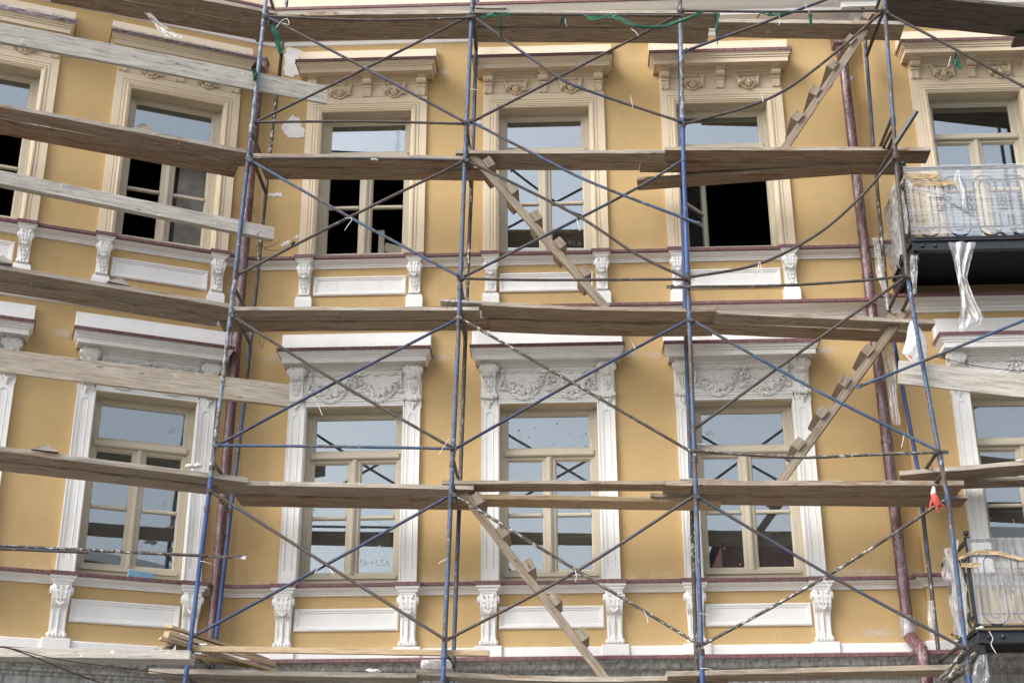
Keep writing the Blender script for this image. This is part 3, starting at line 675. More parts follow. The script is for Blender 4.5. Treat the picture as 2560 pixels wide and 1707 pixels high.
# ================================================================== balconies
def stadium(cx, w, z0, z1, y, n=10):
    r = w/2; pts = []
    for k in range(n+1): a = math.pi+math.pi*k/n; pts.append((cx+r*math.cos(a), y, z0+r+r*math.sin(a)))
    for k in range(n+1): a = math.pi*k/n; pts.append((cx+r*math.cos(a), y, z1-r+r*math.sin(a)))
    pts.append(pts[0]); return pts
def balcony(zu, x0, x1, yf, style):
    yb = -.1; zt = zu+.125
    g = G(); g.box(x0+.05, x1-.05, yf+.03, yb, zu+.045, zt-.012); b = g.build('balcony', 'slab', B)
    g = G(); g.box(x0, x1, yf-.004, yf+.03, zu+.018, zt-.012); g.box(x0, x1, yf-.03, yf+.05, zt-.012, zt); g.box(x0, x1, yf-.03, yf+.05, zu, zu+.018); g.build('front_beam', 'black', b)
    for xx in (x0-.004, x1-.04):
        g = G(); g.box(xx+.012, xx+.032, yf+.05, yb, zu+.018, zt-.012); g.box(xx-.012, xx+.05, yf+.05, yb, zt-.011, zt-.001); g.box(xx-.012, xx+.05, yf+.05, yb, zu+.001, zu+.019); g.build('side_beam', 'black', b)
        g = G(); g.box(xx-.01, xx+.06, yf+.02, yb, zu-.10, zu-.004); g.build('corbel_beam', 'black', b)
    for xx in (x0+.10, x0+.235, x1-.10):
        g = G(); g.ell((xx, yf-.006, zu+.06), (.026, .022, .026)); g.build('rivet', 'black', b)
    zr = zt+.90
    for xx in (x0+.01, x1-.01):
        g = G(); g.box(xx-.02, xx+.02, yf-.02, yf+.02, zt, zr+.02); g.box(xx-.028, xx+.028, yf-.028, yf+.028, zr+.02, zr+.032); g.tube([(xx, yf, zr+.03), (xx, yf, zr+.05)], .012, 8); g.ell((xx, yf, zr+.075), (.030, .030, .030)); g.build('corner_post', 'black', b)
    def rail(p0, p1, r=.011, nm='rail'):
        g = G(); p0, p1 = Vector(p0), Vector(p1); d = (p1-p0).normalized(); q = d.cross(Vector((0, 0, 1)))
        vs = [p+q*a+Vector((0, 0, c)) for p in (p0, p1) for a, c in ((-r, -r), (r, -r), (r, r), (-r, r))]
        g.add(vs, [(0, 1, 5, 4), (1, 2, 6, 5), (2, 3, 7, 6), (3, 0, 4, 7), (0, 3, 2, 1), (4, 5, 6, 7)]); g.build(nm, 'black', b)
    for z, r in ((zr, .016), (zr-.16, .009), (zt+.16, .008), (zt+.035, .010)):
        rail((x0, yf, z), (x1, yf, z), r, 'front_rail')
        for xx in (x0+.01, x1-.01): rail((xx, yf, z), (xx, yb, z), r, 'side_rail')
    per = .335; n = int((x1-x0-.1)/per)
    lp = G(); lp.tube(stadium(0, .245, zt+.05, zr-.10, 0), .010, 6, False); lp.tube(stadium(0, .115, zt+.12, zr-.17, 0), .008, 6, False)
    lm = lp.mesh('scroll_loop', 'black')
    lf = G(); zc = (zt+zr)/2
    lf.tube([(math.cos(a)*.026, 0, zc+math.sin(a)*.026) for a in [2*math.pi*k/12 for k in range(13)]], .007, 6, False)
    for s in (-1, 1):
        for q in (-1, 0, 1): lf.ell((q*.02, 0, zc+s*(.085-.012*abs(q))), (.012, .006, .05), Matrix.Rotation(s*q*.6, 3, 'Y'))
        lf.tube([(0, 0, zc+s*.03), (0, 0, zc+s*.16)], .006, 6)
    lfm = lf.mesh('leaf_ornament', 'black')
    for i in range(n+1):
        cx = x0+.20+i*per
        if cx > x1-.15: break
        link('scroll_loop', lm, b, loc=(cx, yf, 0))
        if cx+per/2 < x1-.1: link('leaf_ornament', lfm, b, loc=(cx+per/2, yf, 0))
    k = int((yb-yf-.1)/.26)
    for xx in (x0+.01, x1-.01):
        for i in range(k): link('scroll_loop', lm, b, loc=(xx, yf+.17+i*.27, 0), rot=R(90))
    return b
BX0, BX1, BY = 3.90, 6.35, -1.1
b1 = balcony(8.56, BX0, BX1, BY, 0); b1['label'] = 'upper balcony with black iron railing under stretch film'
b0 = balcony(4.29, 4.05, 6.35, BY, 1); b0['label'] = 'lower balcony with black iron scroll railing'

# ================================================================== drainpipes
def drainpipe(label, pts, r, collars, hop, elbow=None):
    e = empty('drainpipe', label, 'drainpipe', (pts[-1][0], pts[-1][1], pts[-1][2]))
    o = Vector(pts[-1]); L = lambda p: Vector(p)-o
    g = G(); P = [L(pts[0]).lerp(L(pts[-1]), k/60) for k in range(61)]
    rr = [r*(1+random.uniform(-.02, .05)) for _ in P]; g.tube(P, r, 18, True, 0, rr); g.build('wrapped_pipe', 'pipe', e)
    for z in collars:
        u = (z-pts[0][2])/(pts[-1][2]-pts[0][2]); c = L(pts[0]).lerp(L(pts[-1]), u)
        g = G(); g.tube([c+Vector((0, 0, .03)), c-Vector((0, 0, .03))], r*1.10, 18); g.build('collar', 'pipe', e)
    c = L(pts[0]); hw, hh = hop; g = G()
    a = [(x, y, .0) for x, y in ((-r, -r), (r, -r), (r, r), (-r, r))]; prof = [(r*1.0, -.02), (hw*.62, .13), (hw, .16), (hw, .16+hh), (hw*1.1, .17+hh), (hw*1.1, .20+hh)]
    vs = []; fs = []
    for q, z in prof: vs += [(c.x+sx*q, c.y+sy*q*.8, c.z+z) for sx, sy in ((-1, -1), (1, -1), (1, 1), (-1, 1))]
    for k in range(len(prof)-1):
        for i in range(4): j = (i+1) % 4; fs.append((4*k+i, 4*k+j, 4*k+4+j, 4*k+4+i))
    fs.append(tuple(4*(len(prof)-1)+i for i in range(4))); g.add(vs, fs); g.build('hopper', 'pipe', e)
    if elbow: g = G(); g.tube([L(p) for p in elbow], r*1.12, 18); g.build('elbow', 'pipe', e)
    if elbow:
        g = G(); P = [L(elbow[0])+Vector((0, 0, .14-.03*k)) for k in range(8)]; g.tube(P, r, 20, False, 0, [r*random.uniform(1.15, 1.45) for _ in P]); g.build('film_sleeve', 'filmd', e)
    for z in (6.2, 8.9, 10.6):
        u = (z-pts[0][2])/(pts[-1][2]-pts[0][2]); c = L(pts[0]).lerp(L(pts[-1]), u)
        g = G(); g.box(c.x-.012, c.x+.012, c.y, c.y+.25, c.z-.012, c.z+.012); g.build('wall_bracket', 'pipeb', e)
    return e
DL = drainpipe('burgundy drainpipe in clear wrap where the left wing meets the main front', [(-3.70, -.2, 11.45), (-3.745, -.2, 4.15)], .058, (5.7, 7.7, 9.9), (.10, .22))
DR = drainpipe('burgundy drainpipe in clear wrap beside the balconies', [(3.60, -.13, 11.75), (3.608, -.13, 4.60)], .060, (5.1, 6.7, 8.72), (.11, .22),
   [(3.608, -.13, 4.62), (3.612, -.16, 4.54), (3.63, -.30, 4.44), (3.645, -.42, 4.36), (3.65, -.45, 4.22), (3.655, -.46, 3.6)])

# ================================================================== scaffold
SCF = empty('scaffold', 'blue and rusty tube scaffold standing along the whole front', 'scaffold')
def tube_obj(nm, pts, r, mat, par=SCF, n=12, flat=False):
    pts = [Vector(p) for p in pts]; o = pts[0]; ax = (pts[-1]-o).normalized(); q = ax.to_track_quat('Z', 'Y'); Mx = Matrix.Translation(o) @ q.to_matrix().to_4x4(); inv = Mx.inverted()
    g = G(); g.tube([inv @ p for p in pts], r, n)
    if flat:
        for p, s in ((pts[0], -1), (pts[-1], 1)):
            z = (inv @ p).z; a, b_ = sorted((z, z+s*.06)); g.box(-.005, .005, -r*1.15, r*1.15, a, b_)
    return link(nm, g.mesh(nm, mat), par, M=Mx)
def smooth_pts(P, n=8):
    if len(P) < 3: return P
    out = []
    for i in range(len(P)-1):
        p0, p1, p2, p3 = P[max(i-1, 0)], P[i], P[i+1], P[min(i+2, len(P)-1)]
        for k in range(n):
            u = k/n; out.append(.5*((2*p1)+(p2-p0)*u+(2*p0-5*p1+4*p2-p3)*u*u+(-p0+3*p1-3*p2+p3)*u**3))
    out.append(P[-1]); return out
FY, BKY = -1.3, -.3
# uprights: measured on the front and back scaffold planes, in painted lengths
def upright(px, y, segs, r=.0245):
    P = [pw(a, b, y) for a, b in px]; P.sort(key=lambda p: p.z)
    def at(z):
        for a, b in zip(P, P[1:]):
            if z <= b.z or b is P[-1]: u = (z-a.z)/(b.z-a.z); return a.lerp(b, u)
    base = at(P[0].z); base = Vector((base.x, y, .13))
    zs = [(z0, z1, m) for z0, z1, m in segs]
    for z0, z1, m in zs:
        p0 = base if z0 < P[0].z-.3 else at(z0)
        mid = [at(z) for z in [q.z for q in P] if z0+.1 < z < z1-.1]
        tube_obj('standard', [p0]+mid+[at(z1)], r, m)
        if z0 > .2: tube_obj('joint_sleeve', [at(z0-.06), at(z0+.06)], r*1.16, m)
    g = G(); g.box(base.x-.07, base.x+.07, y-.07, y+.07, .12, .135); g.build('base_plate', 'rust', SCF)
    return at
F1 = upright([(665, 0), (616, 440), (568, 860), (517, 1273), (463, 1707)], FY, [(.13, 6.1, 'bright'), (6.1, 8.35, 'pale'), (8.35, 10.2, 'blue'), (10.2, 13.5, 'pale')])
F2 = upright([(1181, 0), (1160.8, 440), (1145, 860), (1126, 1273), (1107, 1707)], FY, [(.13, 4.25, 'bright'), (4.25, 6.3, 'blue'), (6.3, 8.4, 'blue'), (8.4, 10.1, 'blue'), (10.1, 13.5, 'blue')])
F3 = upright([(1699.8, 0), (1709.8, 440), (1725.5, 860), (1741.5, 1273), (1756.4, 1707)], FY, [(.13, 4.1, 'bright'), (4.1, 6.25, 'blue'), (6.25, 8.3, 'blue'), (8.3, 10.25, 'bright'), (10.25, 13.5, 'pale')])
F4 = upright([(2210.6, 0), (2243, 440), (2268, 690), (2297.5, 860), (2374, 1273), (2424, 1707)], FY, [(.13, 4.0, 'bright'), (4.0, 6.1, 'blue'), (6.1, 8.2, 'blue'), (8.2, 10.1, 'rust'), (10.1, 13.5, 'blue')])
K1 = upright([(717, 0), (698, 193), (675, 381), (652, 610), (610, 1010), (577, 1277), (533, 1661)], BKY, [(.13, 6.2, 'bright'), (6.2, 8.3, 'blue'), (8.3, 13.3, 'splat')], .0235)
K2 = upright([(1194, 0), (1182.5, 372), (1167, 750), (1150.6, 1200), (1133, 1664)], BKY, [(.13, 6.2, 'blue'), (6.2, 8.2, 'splat'), (8.2, 10.2, 'splat'), (10.2, 13.3, 'blue')], .0235)
K3 = upright([(1697, 0), (1705, 440), (1713, 800), (1728, 1230), (1741.5, 1675)], BKY, [(.13, 6.2, 'splat'), (6.2, 8.2, 'blue'), (8.2, 13.3, 'bright')], .0235)
K4 = upright([(2155, 0), (2184, 370), (2217, 759), (2294.5, 1170), (2349.6, 1658)], BKY, [(.13, 6.2, 'blue'), (6.2, 8.2, 'bright'), (8.2, 10.2, 'splat'), (10.2, 13.3, 'blue')], .0235)
LV = [4.095, 6.04, 8.04, 10.0, 11.96]                                  # tops of the decks
for At, Ak, mm in ((F1, K1, 'splat'), (F2, K2, 'rust'), (F3, K3, 'rust'), (F4, K4, 'rust')):
    for z in LV:
        if At is F4 and z > 11: z = 11.72
        tube_obj('transom', [At(z-.085), Ak(z-.085)], .021, mm)
        if At is not F3: tube_obj('transom', [At(z+.17), Ak(z+.17)], .019, mm)
def br(px, mat, r=.0165, y=FY-.035, nm='brace', flat=True, ye=None):
    P = [pw(a, b, y if ye is None else y+(ye-y)*i/(len(px)-1)) for i, (a, b) in enumerate(px)]
    o = tube_obj(nm, smooth_pts(P), r, mat, flat=flat)
    for p in (P[0], P[-1]):
        g = G(); g.tube([(0, -.022, 0), (0, .05, 0)], .011, 8); g.tube([(0, -.03, 0), (0, -.018, 0)], .019, 6); link('bolt', g.mesh('bolt', 'rust'), SCF, loc=p)
    return o
for At in (F1, F2, F3, F4):
    for z in LV:
        for q in (-.34, .1): tube_obj('coupler', [At(z+q-.028), At(z+q+.028)], .031, random.choice(['rust', 'steel', 'blue']))
# bay between the first and second uprights
br([(667.6, 43), (915, 172), (1165, 307)], 'steel'); br([(638, 306), (905, 176), (1169, 43)], 'rust', y=FY+.035)
br([(668, 41), (920, 51), (1176, 45)], 'rust', .015, nm='ledger'); br([(637, 306), (900, 304), (1160, 310)], 'rust', .015, nm='ledger', y=FY+.03); br([(626, 396), (900, 396), (1158, 401)], 'steel', .016, nm='ledger', y=FY-.03)
br([(629, 403), (890, 552), (1143, 688)], 'blue'); br([(593, 688), (870, 545), (1158, 405)], 'rust', y=FY+.035)
br([(583, 791), (840, 953), (1127, 1117)], 'rust'); br([(547, 1111), (850, 950), (1142, 799)], 'navy', y=FY+.035); br([(546, 1113), (840, 1116), (1127, 1121)], 'blue', .016, nm='ledger')
br([(528, 1228), (815, 1410), (1107, 1594)], 'steel'); br([(483, 1590), (810, 1414), (1121, 1241)], 'navy', y=FY+.035)
# bay between the second and third uprights
br([(1185, 43), (1385, 186), (1470, 227), (1700, 304)], 'steel'); br([(1182, 304), (1400, 192), (1695, 39)], 'rust', y=FY+.035)
br([(1185, 35), (1440, 38), (1696, 40)], 'rust', .015, nm='ledger')
br([(1177, 304), (1350, 393), (1487, 460), (1746, 559)], 'blue'); br([(1156, 694), (1560, 488), (1704, 403)], 'steel', y=FY+.035); br([(1169, 403), (1435, 535), (1590, 635), (1713, 694)], 'rust', y=FY-.05)
br([(1157, 696), (1340, 700), (1713, 698)], 'rust', .016, nm='ledger')
br([(1153, 797), (1430, 956), (1728, 1129)], 'splat'); br([(1139, 1121), (1428, 958), (1718, 801)], 'navy', y=FY+.035)
br([(1138, 1239), (1440, 1424), (1746, 1609)], 'splat'); br([(1120, 1597), (1440, 1428), (1731, 1242)], 'steel', y=FY+.035)
# bay between the third and fourth uprights
br([(1716, 127), (1880, 68), (2065, 0), (2110, -16)], 'steel'); br([(1706, 28), (1950, 30), (2205, 27)], 'rust', .016, nm='ledger')
br([(1713, 310), (1908, 253), (2038, 173), (2205, 31)], 'rust', y=FY+.035)
br([(1728, 692), (1896, 660), (2044, 585), (2157, 487), (2233, 396)], 'rust'); br([(1680, 717), (1940, 714), (2150, 702), (2262, 690)], 'splat', .0155, nm='ledger', y=FY-.05)
br([(1731, 801), (2040, 975), (2345, 1126)], 'blue'); br([(1733, 1075), (2000, 880), (2263, 694)], 'rust', y=FY+.035)
br([(1742, 1127), (1988, 1143), (2180, 1136), (2357, 1130)], 'splat', .0165, nm='ledger')
br([(1746, 1243), (2070, 1435), (2405, 1616)], 'steel'); br([(1759, 1610), (2080, 1432), (2363, 1249)], 'splat', y=FY+.035)
# right-hand run
br([(2218, 34), (2400, 130), (2790, 345)], 'rust'); br([(2153, 964), (2312, 901), (2790, 707)], 'blue', y=FY-.06)
br([(2342, 1707), (2407, 1631)], 'splat', .018); br([(2365, 1700), (2440, 1635)], 'splat', .03, y=FY+.3)
# left-hand run along the turned wing
def brl(p, mat, r, nm, z, flat=True): return tube_obj(nm, [oz(a, b, z) for a, b in p], r, mat, flat=flat)
WA = [pw(600, 1393, -1.36), oz(0, 1364, pw(600, 1393, -1.36).z+.03)]; WA.append(WA[1]+(WA[1]-WA[0])*.2)
tube_obj('ledger', WA, .0165, 'splat', flat=True)
WB = [WA[0].lerp(WA[1], .64)+Vector((0, -.03, -.03)), WA[1]+Vector((0, -.03, -.035))]; tube_obj('ledger', WB, .016, 'steel', flat=True)
# far pair of uprights of the left run, just beyond the frame
for q, o_ in ((1.3, 0), (.3, 0)):
    c = Vector((CX, 0, 0))-T*3.75+Vector((math.sin(TH), -math.cos(TH), 0))*q
    tube_obj('standard', [(c.x, c.y, .13), (c.x, c.y, 13)], .0245, 'blue')
for z in LV:
    a = Vector((CX, 0, z-.085))-T*3.75; nn = Vector((math.sin(TH), -math.cos(TH), 0)); tube_obj('transom', [a+nn*1.3, a+nn*.3], .021, 'rust')
for x_, y_ in ((6.05, -1.55), (6.05, -1.2)): tube_obj('standard', [(x_, y_, .13), (x_, y_, 13)], .0245, 'blue')
# oblique tubes and the square bar by the fourth upright
tube_obj('transom', [pw(2229, 327, FY), pw(2208, 369, -1.0)], .018, 'rust'); tube_obj('transom', [pw(2232, 372, FY), pw(2200, 425, -.85)], .02, 'rust')
g = G(); p0, p1 = pw(2238, 360, FY-.05), pw(2292, 277, FY-.25); q = (p1-p0).to_track_quat('Z', 'X').to_matrix().to_4x4(); L_ = (p1-p0).length
for a, b_, c_, d_ in ((-.02, .02, -.02, -.016), (-.02, .02, .016, .02), (-.02, -.016, -.016, .016), (.016, .02, -.016, .016)): g.box(a, b_, c_, d_, 0, L_)
link('square_bar', g.mesh('square_bar', 'black'), SCF, M=Matrix.Translation(p0) @ q)
# twisted wire at the joints and white cable ties
def wire(px, y, r=.003, mat='wire', nm='tie_wire', n=10):
    P = smooth_pts([pw(a, b, y+random.uniform(-.02, .02)) for a, b in px], 5); g = G(); g.tube(P, r, 5); return g.build(nm, mat, SCF)
for i in range(14):
    px, py = random.choice([(1152, 300), (1168, 330), (1720, 690), (1728, 700), (2225, 400), (2240, 372), (1118, 1240), (650, 590), (655, 605), (660, 620), (2235, 385), (1134, 1260), (622, 520), (1700, 125)])
    wire([(px+random.uniform(-14, 14), py+random.uniform(-14, 14)) for _ in range(5)], FY-.05, .0022)
wire([(1178, 372), (1160, 350), (1168, 338), (1184, 352), (1166, 395), (1176, 420)], FY-.04); wire([(1128, 800), (1133, 770), (1138, 745), (1120, 757), (1117, 790)], FY)
wire([(700, 600), (688, 612), (660, 622), (704, 628)], -.33); wire([(2333, 1135), (2328, 1160), (2334, 1180), (2337, 1215)], FY); wire([(648, 850), (655, 870), (662, 850)], -.33)
for a in ([(690, 70), (705, 52), (718, 48), (722, 62), (706, 58)], [(1536, 29), (1540, 36), (1533, 42)], [(1412, 42), (1414, 55), (1417, 68)], [(1578, 72), (1590, 82), (1596, 91)], [(1576, 240), (1580, 258), (1582, 270)], [(862, 545), (880, 548), (868, 566), (862, 576)], [(1442, 548), (1446, 562), (1450, 578)], [(782, 993), (794, 1010), (806, 1038)], [(1123, 1095), (1110, 1115), (1098, 1135)], [(806, 1412), (795, 1420), (787, 1432)], [(824, 1421), (830, 1428), (834, 1438)], [(1116, 1397), (1105, 1402), (1096, 1408)], [(500, 1402), (515, 1404), (528, 1410)], [(1438, 1425), (1441, 1438), (1439, 1453)], [(1608, 1525), (1617, 1540), (1620, 1557)], [(1748, 1532), (1760, 1534), (1772, 1536)], [(1752, 1670), (1768, 1670), (1782, 1674)], [(2058, 1446), (2068, 1458), (2074, 1470)], [(1898, 655), (1893, 680), (1890, 692)], [(1900, 655), (1904, 680), (1901, 696)], [(2260, 1088), (2257, 1105), (2253, 1118)], [(2377, 142), (2372, 160), (2368, 168)], [(1576, 850), (1582, 860), (1588, 872)], [(2014, 8), (2016, 22), (2024, 32)], [(1948, 40), (1950, 55), (1947, 63)], [(1175, 222), (1185, 224), (1195, 226)], [(1742, 1108), (1752, 1110), (1763, 1110)], [(1904, 233), (1906, 245), (1908, 256)]):
    wire(a, FY-.06, .0032, 'tie', 'cable_tie')

# ================================================================== planks and boards
GRP = 'planks laid on the scaffold decks'
def plank(name, label, A, Bp, wdir, W, Tt, mat, group=GRP, sag=0., cat='plank', skew=0.):
    A, Bp = Vector(A), Vector(Bp); X = (Bp-A); L = X.length; X.normalize(); Y = Vector(wdir); Y = (Y-X*Y.dot(X)).normalized(); Z = X.cross(Y)
    M = Matrix(((X.x, Y.x, Z.x, A.x), (X.y, Y.y, Z.y, A.y), (X.z, Y.z, Z.z, A.z), (0, 0, 0, 1)))
    n = max(6, int(L/.22)); c = .0035; sec = [(c, 0), (W-c, 0), (W, -c), (W, -Tt+c), (W-c, -Tt), (c, -Tt), (0, -Tt+c), (0, -c)]
    ph = random.random()*9; vs = []
    for i in range(n+1):
        u = i/n; x = L*u; s = -sag*math.sin(math.pi*u)+random.uniform(-.0012, .0012)
        wb = .006*math.sin(ph+u*3.1); tw = .01*math.sin(ph*2+u*2.2)
        for (y, z) in sec:
            xx = x+(skew*(y-W/2) if i in (0, n) else 0)
            vs.append((xx+(random.uniform(-.003, .003) if i in (0, n) else 0), y+wb+random.uniform(-.0016, .0016), z+s+tw*(y/W-.5)+random.uniform(-.0012, .0012)))
    fs = []
    for i in range(n):
        for k in range(8): fs.append((i*8+k, i*8+(k+1) % 8, i*8+8+(k+1) % 8, i*8+8+k))
    g = G(); g.add(vs, fs); g.add(vs[:8], [tuple(range(8))[::-1]]); g.add(vs[-8:], [tuple(range(8))])
    return tag(link(name, g.mesh(name, mat), None, M=M), label, cat, group)
BACK = Vector((0, 1, 0))
def deck(label, pl, pr, y, W, mat, Tt=.045, sag=.0, dz=0, y2=None, **k):
    y = (y+1.25)*1.12-1.0; W *= 1.16; A = pw(*pl, y); Bp = pw(*pr, y); A.z += dz; Bp.z += dz
    return plank('scaffold_plank', label, A, Bp, BACK, W, Tt, mat, sag=sag, **k)
def deck2(label, pl, pr, zl, zr, W, mat, Tt=.045, **k):               # front top edge met with the level of the deck
    return plank('scaffold_plank', label, oz(*pl, zl), oz(*pr, zr), BACK, W, Tt, mat, **k)
# top deck
deck('front plank of the top deck, left bay, weathered and dark below', (606, 33), (1190, 24), -1.25, .265, 'wood', .055)
deck('rear plank of the top deck, left bay, tucked behind the front one', (632, 62), (1275, 53), -.975, .22, 'wood', .045, dz=-.04)
deck('front plank of the top deck between the second and third uprights', (1182, 22), (1800, 27), -1.25, .26, 'wood', .045)
deck('rear plank of the top deck between the second and third uprights', (1185, 57), (1772, 60), -.97, .26, 'wood', .045, dz=-.04)
deck('short plank offcut on the top deck by the second upright', (1188, 14), (1266, 15), -1.27, .12, 'woodg', .03)
deck('single plank of the top deck left of the drainpipe hopper', (1795, 46), (2262, 55), -1.22, .27, 'wood', .05)
deck('blackened front plank of the top deck running off to the right', (2218, -26), (2790, 34), -1.42, .25, 'woodd', .05)
deck('blackened rust-stained rear plank of the top deck running off to the right', (2222, 12), (2790, 69), -1.15, .27, 'woodd', .05)
deck('dark plank end jutting below the top deck at the right edge', (2542, 82), (2700, 70), -1.0, .22, 'woodd', .045)
# second deck from the top
deck('front plank of the upper deck, left bay, below the first hood window', (578, 383), (1168, 390), -1.25, .19, 'woodb', .045)
deck('rear plank of the upper deck, left bay', (655, 407), (1212, 412), -1.04, .22, 'woodb', .045, dz=-.035)
deck('front plank of the upper deck crossing the middle window', (1139, 374), (1662, 376), -1.25, .18, 'wood', .045)
deck('narrow rear plank of the upper deck crossing the middle window', (1236, 397), (1600, 399), -1.05, .165, 'wood', .04)
deck('long front plank of the upper deck, right bay, ending past the fourth upright', (1662, 367), (2327, 371), -1.25, .235, 'woodb', .05, dz=.01)
deck('rear plank of the upper deck, right bay', (1600, 392), (2262, 396), -1.0, .2, 'woodb', .045, dz=-.04)
deck2('loose plank lying askew on the upper deck before the open window', (1592, 444), (2128, 404), 9.92, 9.92, .24, 'woodb', .045)
# middle deck
deck('front plank of the middle deck, left bay, nail-pierced', (534, 768), (1197, 766), -1.25, .23, 'wood', .045)
deck('rust-stained rear plank of the middle deck, left bay', (549, 789), (1221, 785), -1.0, .24, 'woodb', .045, dz=-.04)
deck('thin plank lapped over the middle deck by the second upright', (1101, 749), (1380, 762), -1.23, .16, 'woodg', .03, dz=.006)
deck('front plank of the middle deck between the second and third uprights', (1203, 755), (1788, 768), -1.27, .27, 'woodb', .045, sag=.02)
deck('rear plank of the middle deck between the second and third uprights', (1221, 782), (1786, 793), -.98, .28, 'woodb', .045, dz=-.045, sag=.02)
deck('front plank of the middle deck, right bay, running under the balcony', (1787, 774), (2338, 797), -1.22, .2, 'wood', .045, dz=-.01)
deck('split rear plank of the middle deck, right bay', (1787, 793), (2300, 815), -.98, .24, 'woodb', .045, dz=-.04)
# lower deck
deck('front plank of the lower deck, left bay', (476, 1199), (1184, 1214), -1.25, .27, 'wood', .05)
deck('streaked rear plank of the lower deck, left bay', (590, 1224), (1215, 1234), -.96, .28, 'woodb', .045, dz=-.04)
deck('front plank of the lower deck between the second and third uprights', (1105, 1201), (1661, 1201), -1.27, .22, 'woodb', .04)
deck('rear plank of the lower deck behind a gap, between second and third uprights', (1186, 1226), (1803, 1236), -.95, .24, 'woodf', .055, dz=-.04)
deck('long front plank of the lower deck, right bay', (1661, 1200), (2409, 1202), -1.27, .27, 'woodb', .055)
deck('rear plank of the lower deck, right bay, ending by the red glove', (1626, 1221), (2418, 1228), -.97, .26, 'woodb', .045, dz=-.04)
deck('short plank end lying on top of the lower deck at the third upright', (1700, 1198), (1826, 1199), -1.15, .15, 'wood', .02, dz=.012)
deck2('plank of the right-hand run beside the lower balcony window', (2247, 1176), (2780, 1130), 6.20, 6.20, .40, 'wood', .05)
deck2('second plank of the right-hand run, half hidden behind the first', (2252, 1202), (2780, 1183), 6.17, 6.17, .22, 'wood', .045)
# bottom deck
deck('front plank of the bottom deck, left bay', (372, 1668), (1042, 1682), -1.25, .24, 'wood', .05)
deck('rear plank of the bottom deck, left bay', (412, 1688), (1042, 1698), -.98, .26, 'wood', .045, dz=-.01)
deck('bowed plank of the bottom deck between the second and third uprights', (1040, 1671), (1668, 1689), -1.27, .30, 'wood', .05, sag=.03)
deck('plank of the bottom deck, right bay, reaching the fourth upright', (1665, 1678), (2412, 1660), -1.25, .3, 'woodb', .05)
deck('dark plank end under the bottom deck by the third upright', (1680, 1697), (1820, 1699), -1.0, .2, 'woodb', .045)
plank('scaffold_plank', 'pale new board laid across the bottom of the left bay', pw(440, 1611, -1.24), pw(1223, 1624, -1.24), BACK, .10, .055, 'woodf', GRP, .0)
# left run: decks and guard boards follow the turned wing
NB = Vector((-math.sin(TH), math.cos(TH), 0))
def ldeck(label, pl, pr, z, W, mat, Tt=.045, off=0., dz=0., ext=.75, **k):
    a, b_ = oz(*pl, z), oz(*pr, z); d = (a-b_).normalized(); a = a+d*ext; n_ = Vector((d.y, -d.x, 0)); n_ = n_ if n_.y > 0 else -n_
    v = n_*off+Vector((0, 0, dz)); return plank('scaffold_plank', label, a+v, b_+v, n_, W, Tt, mat, **k)
ldeck('front plank of the top deck on the left wing', (440, -18), (692, 30), 12.02, .27, 'wood', ext=1.4)
ldeck('rear plank of the top deck on the left wing', (440, -18), (672, 26), 12.02, .30, 'wood', off=.29, dz=-.005, ext=1.4)
ldeck('front plank of the upper deck on the left wing', (0, 256), (622, 376), 10.07, .245, 'wood', .05)
ldeck('rear plank of the upper deck on the left wing', (0, 256), (610, 374), 10.07, .27, 'woodb', .05, off=.265, dz=-.04)
ldeck('front plank of the middle deck on the left wing', (0, 662), (576, 758), 8.11, .24, 'wood', .05)
ldeck('rear plank of the middle deck on the left wing', (0, 662), (566, 756), 8.11, .26, 'wood', .045, off=.255, dz=-.035)
ldeck('front plank of the lower deck on the left wing', (0, 1115), (620, 1192), 6.11, .27, 'wood', .055)
ldeck('rear plank of the lower deck on the left wing', (0, 1115), (560, 1184), 6.11, .27, 'wood', .045, off=.28, dz=-.035)
P = [pw(0, 1617, -2.55), pw(475, 1624, -1.45)]; plank('scaffold_plank', 'pale plank of the bottom deck on the left wing', oz(-40, 1617, 4.16), oz(475, 1626, 4.12), NB, .24, .085, 'woodg', GRP)
GG = 'guard boards tied to the scaffold'
def guard(label, tl, tr, dl, H, Th, mat, y, zl=None):
    b_ = pw(*tr, y); a = dl; d = (a-b_).normalized(); return plank('guard_board', label, a+d*.15, b_, NB, Th, H, mat, GG, cat='board')
def lw(px, py, off):                                                  # a point on a vertical plane parallel to the left wing
    n_ = Vector((-math.sin(TH), math.cos(TH), 0)); c0 = n_.dot(Vector((CX, 0, 0)))-off; d = ray(px, py); return CP+d*((c0-n_.dot(CP))/n_.dot(d))
def lguard(label, pl, pr, off, H, Th, mat):
    a, b_ = lw(*pl, off), lw(*pr, off); a = a+(a-b_).normalized()*.2; return plank('guard_board', label, a, b_, NB, Th, H, mat, GG, cat='board')
lguard('silver-grey guard board across the top of the left wing windows', (0, 57), (819, 215), 1.22, .245, .045, 'woodg')
lguard('squared beam used as guard rail before the left wing upper windows', (0, 426), (687, 568), 1.22, .155, .09, 'woodg')
lguard('wide sawn guard board before the left wing lower window', (0, 870), (724, 962), 1.22, .25, .04, 'woodp')
A_, B_ = pw(2248, 900, -1.22), pw(2790, 959, -1.22); plank('guard_board', 'pale paint-flecked guard board on the right-hand run', A_, B_, BACK, .04, .265, 'woodg', GG, cat='board')
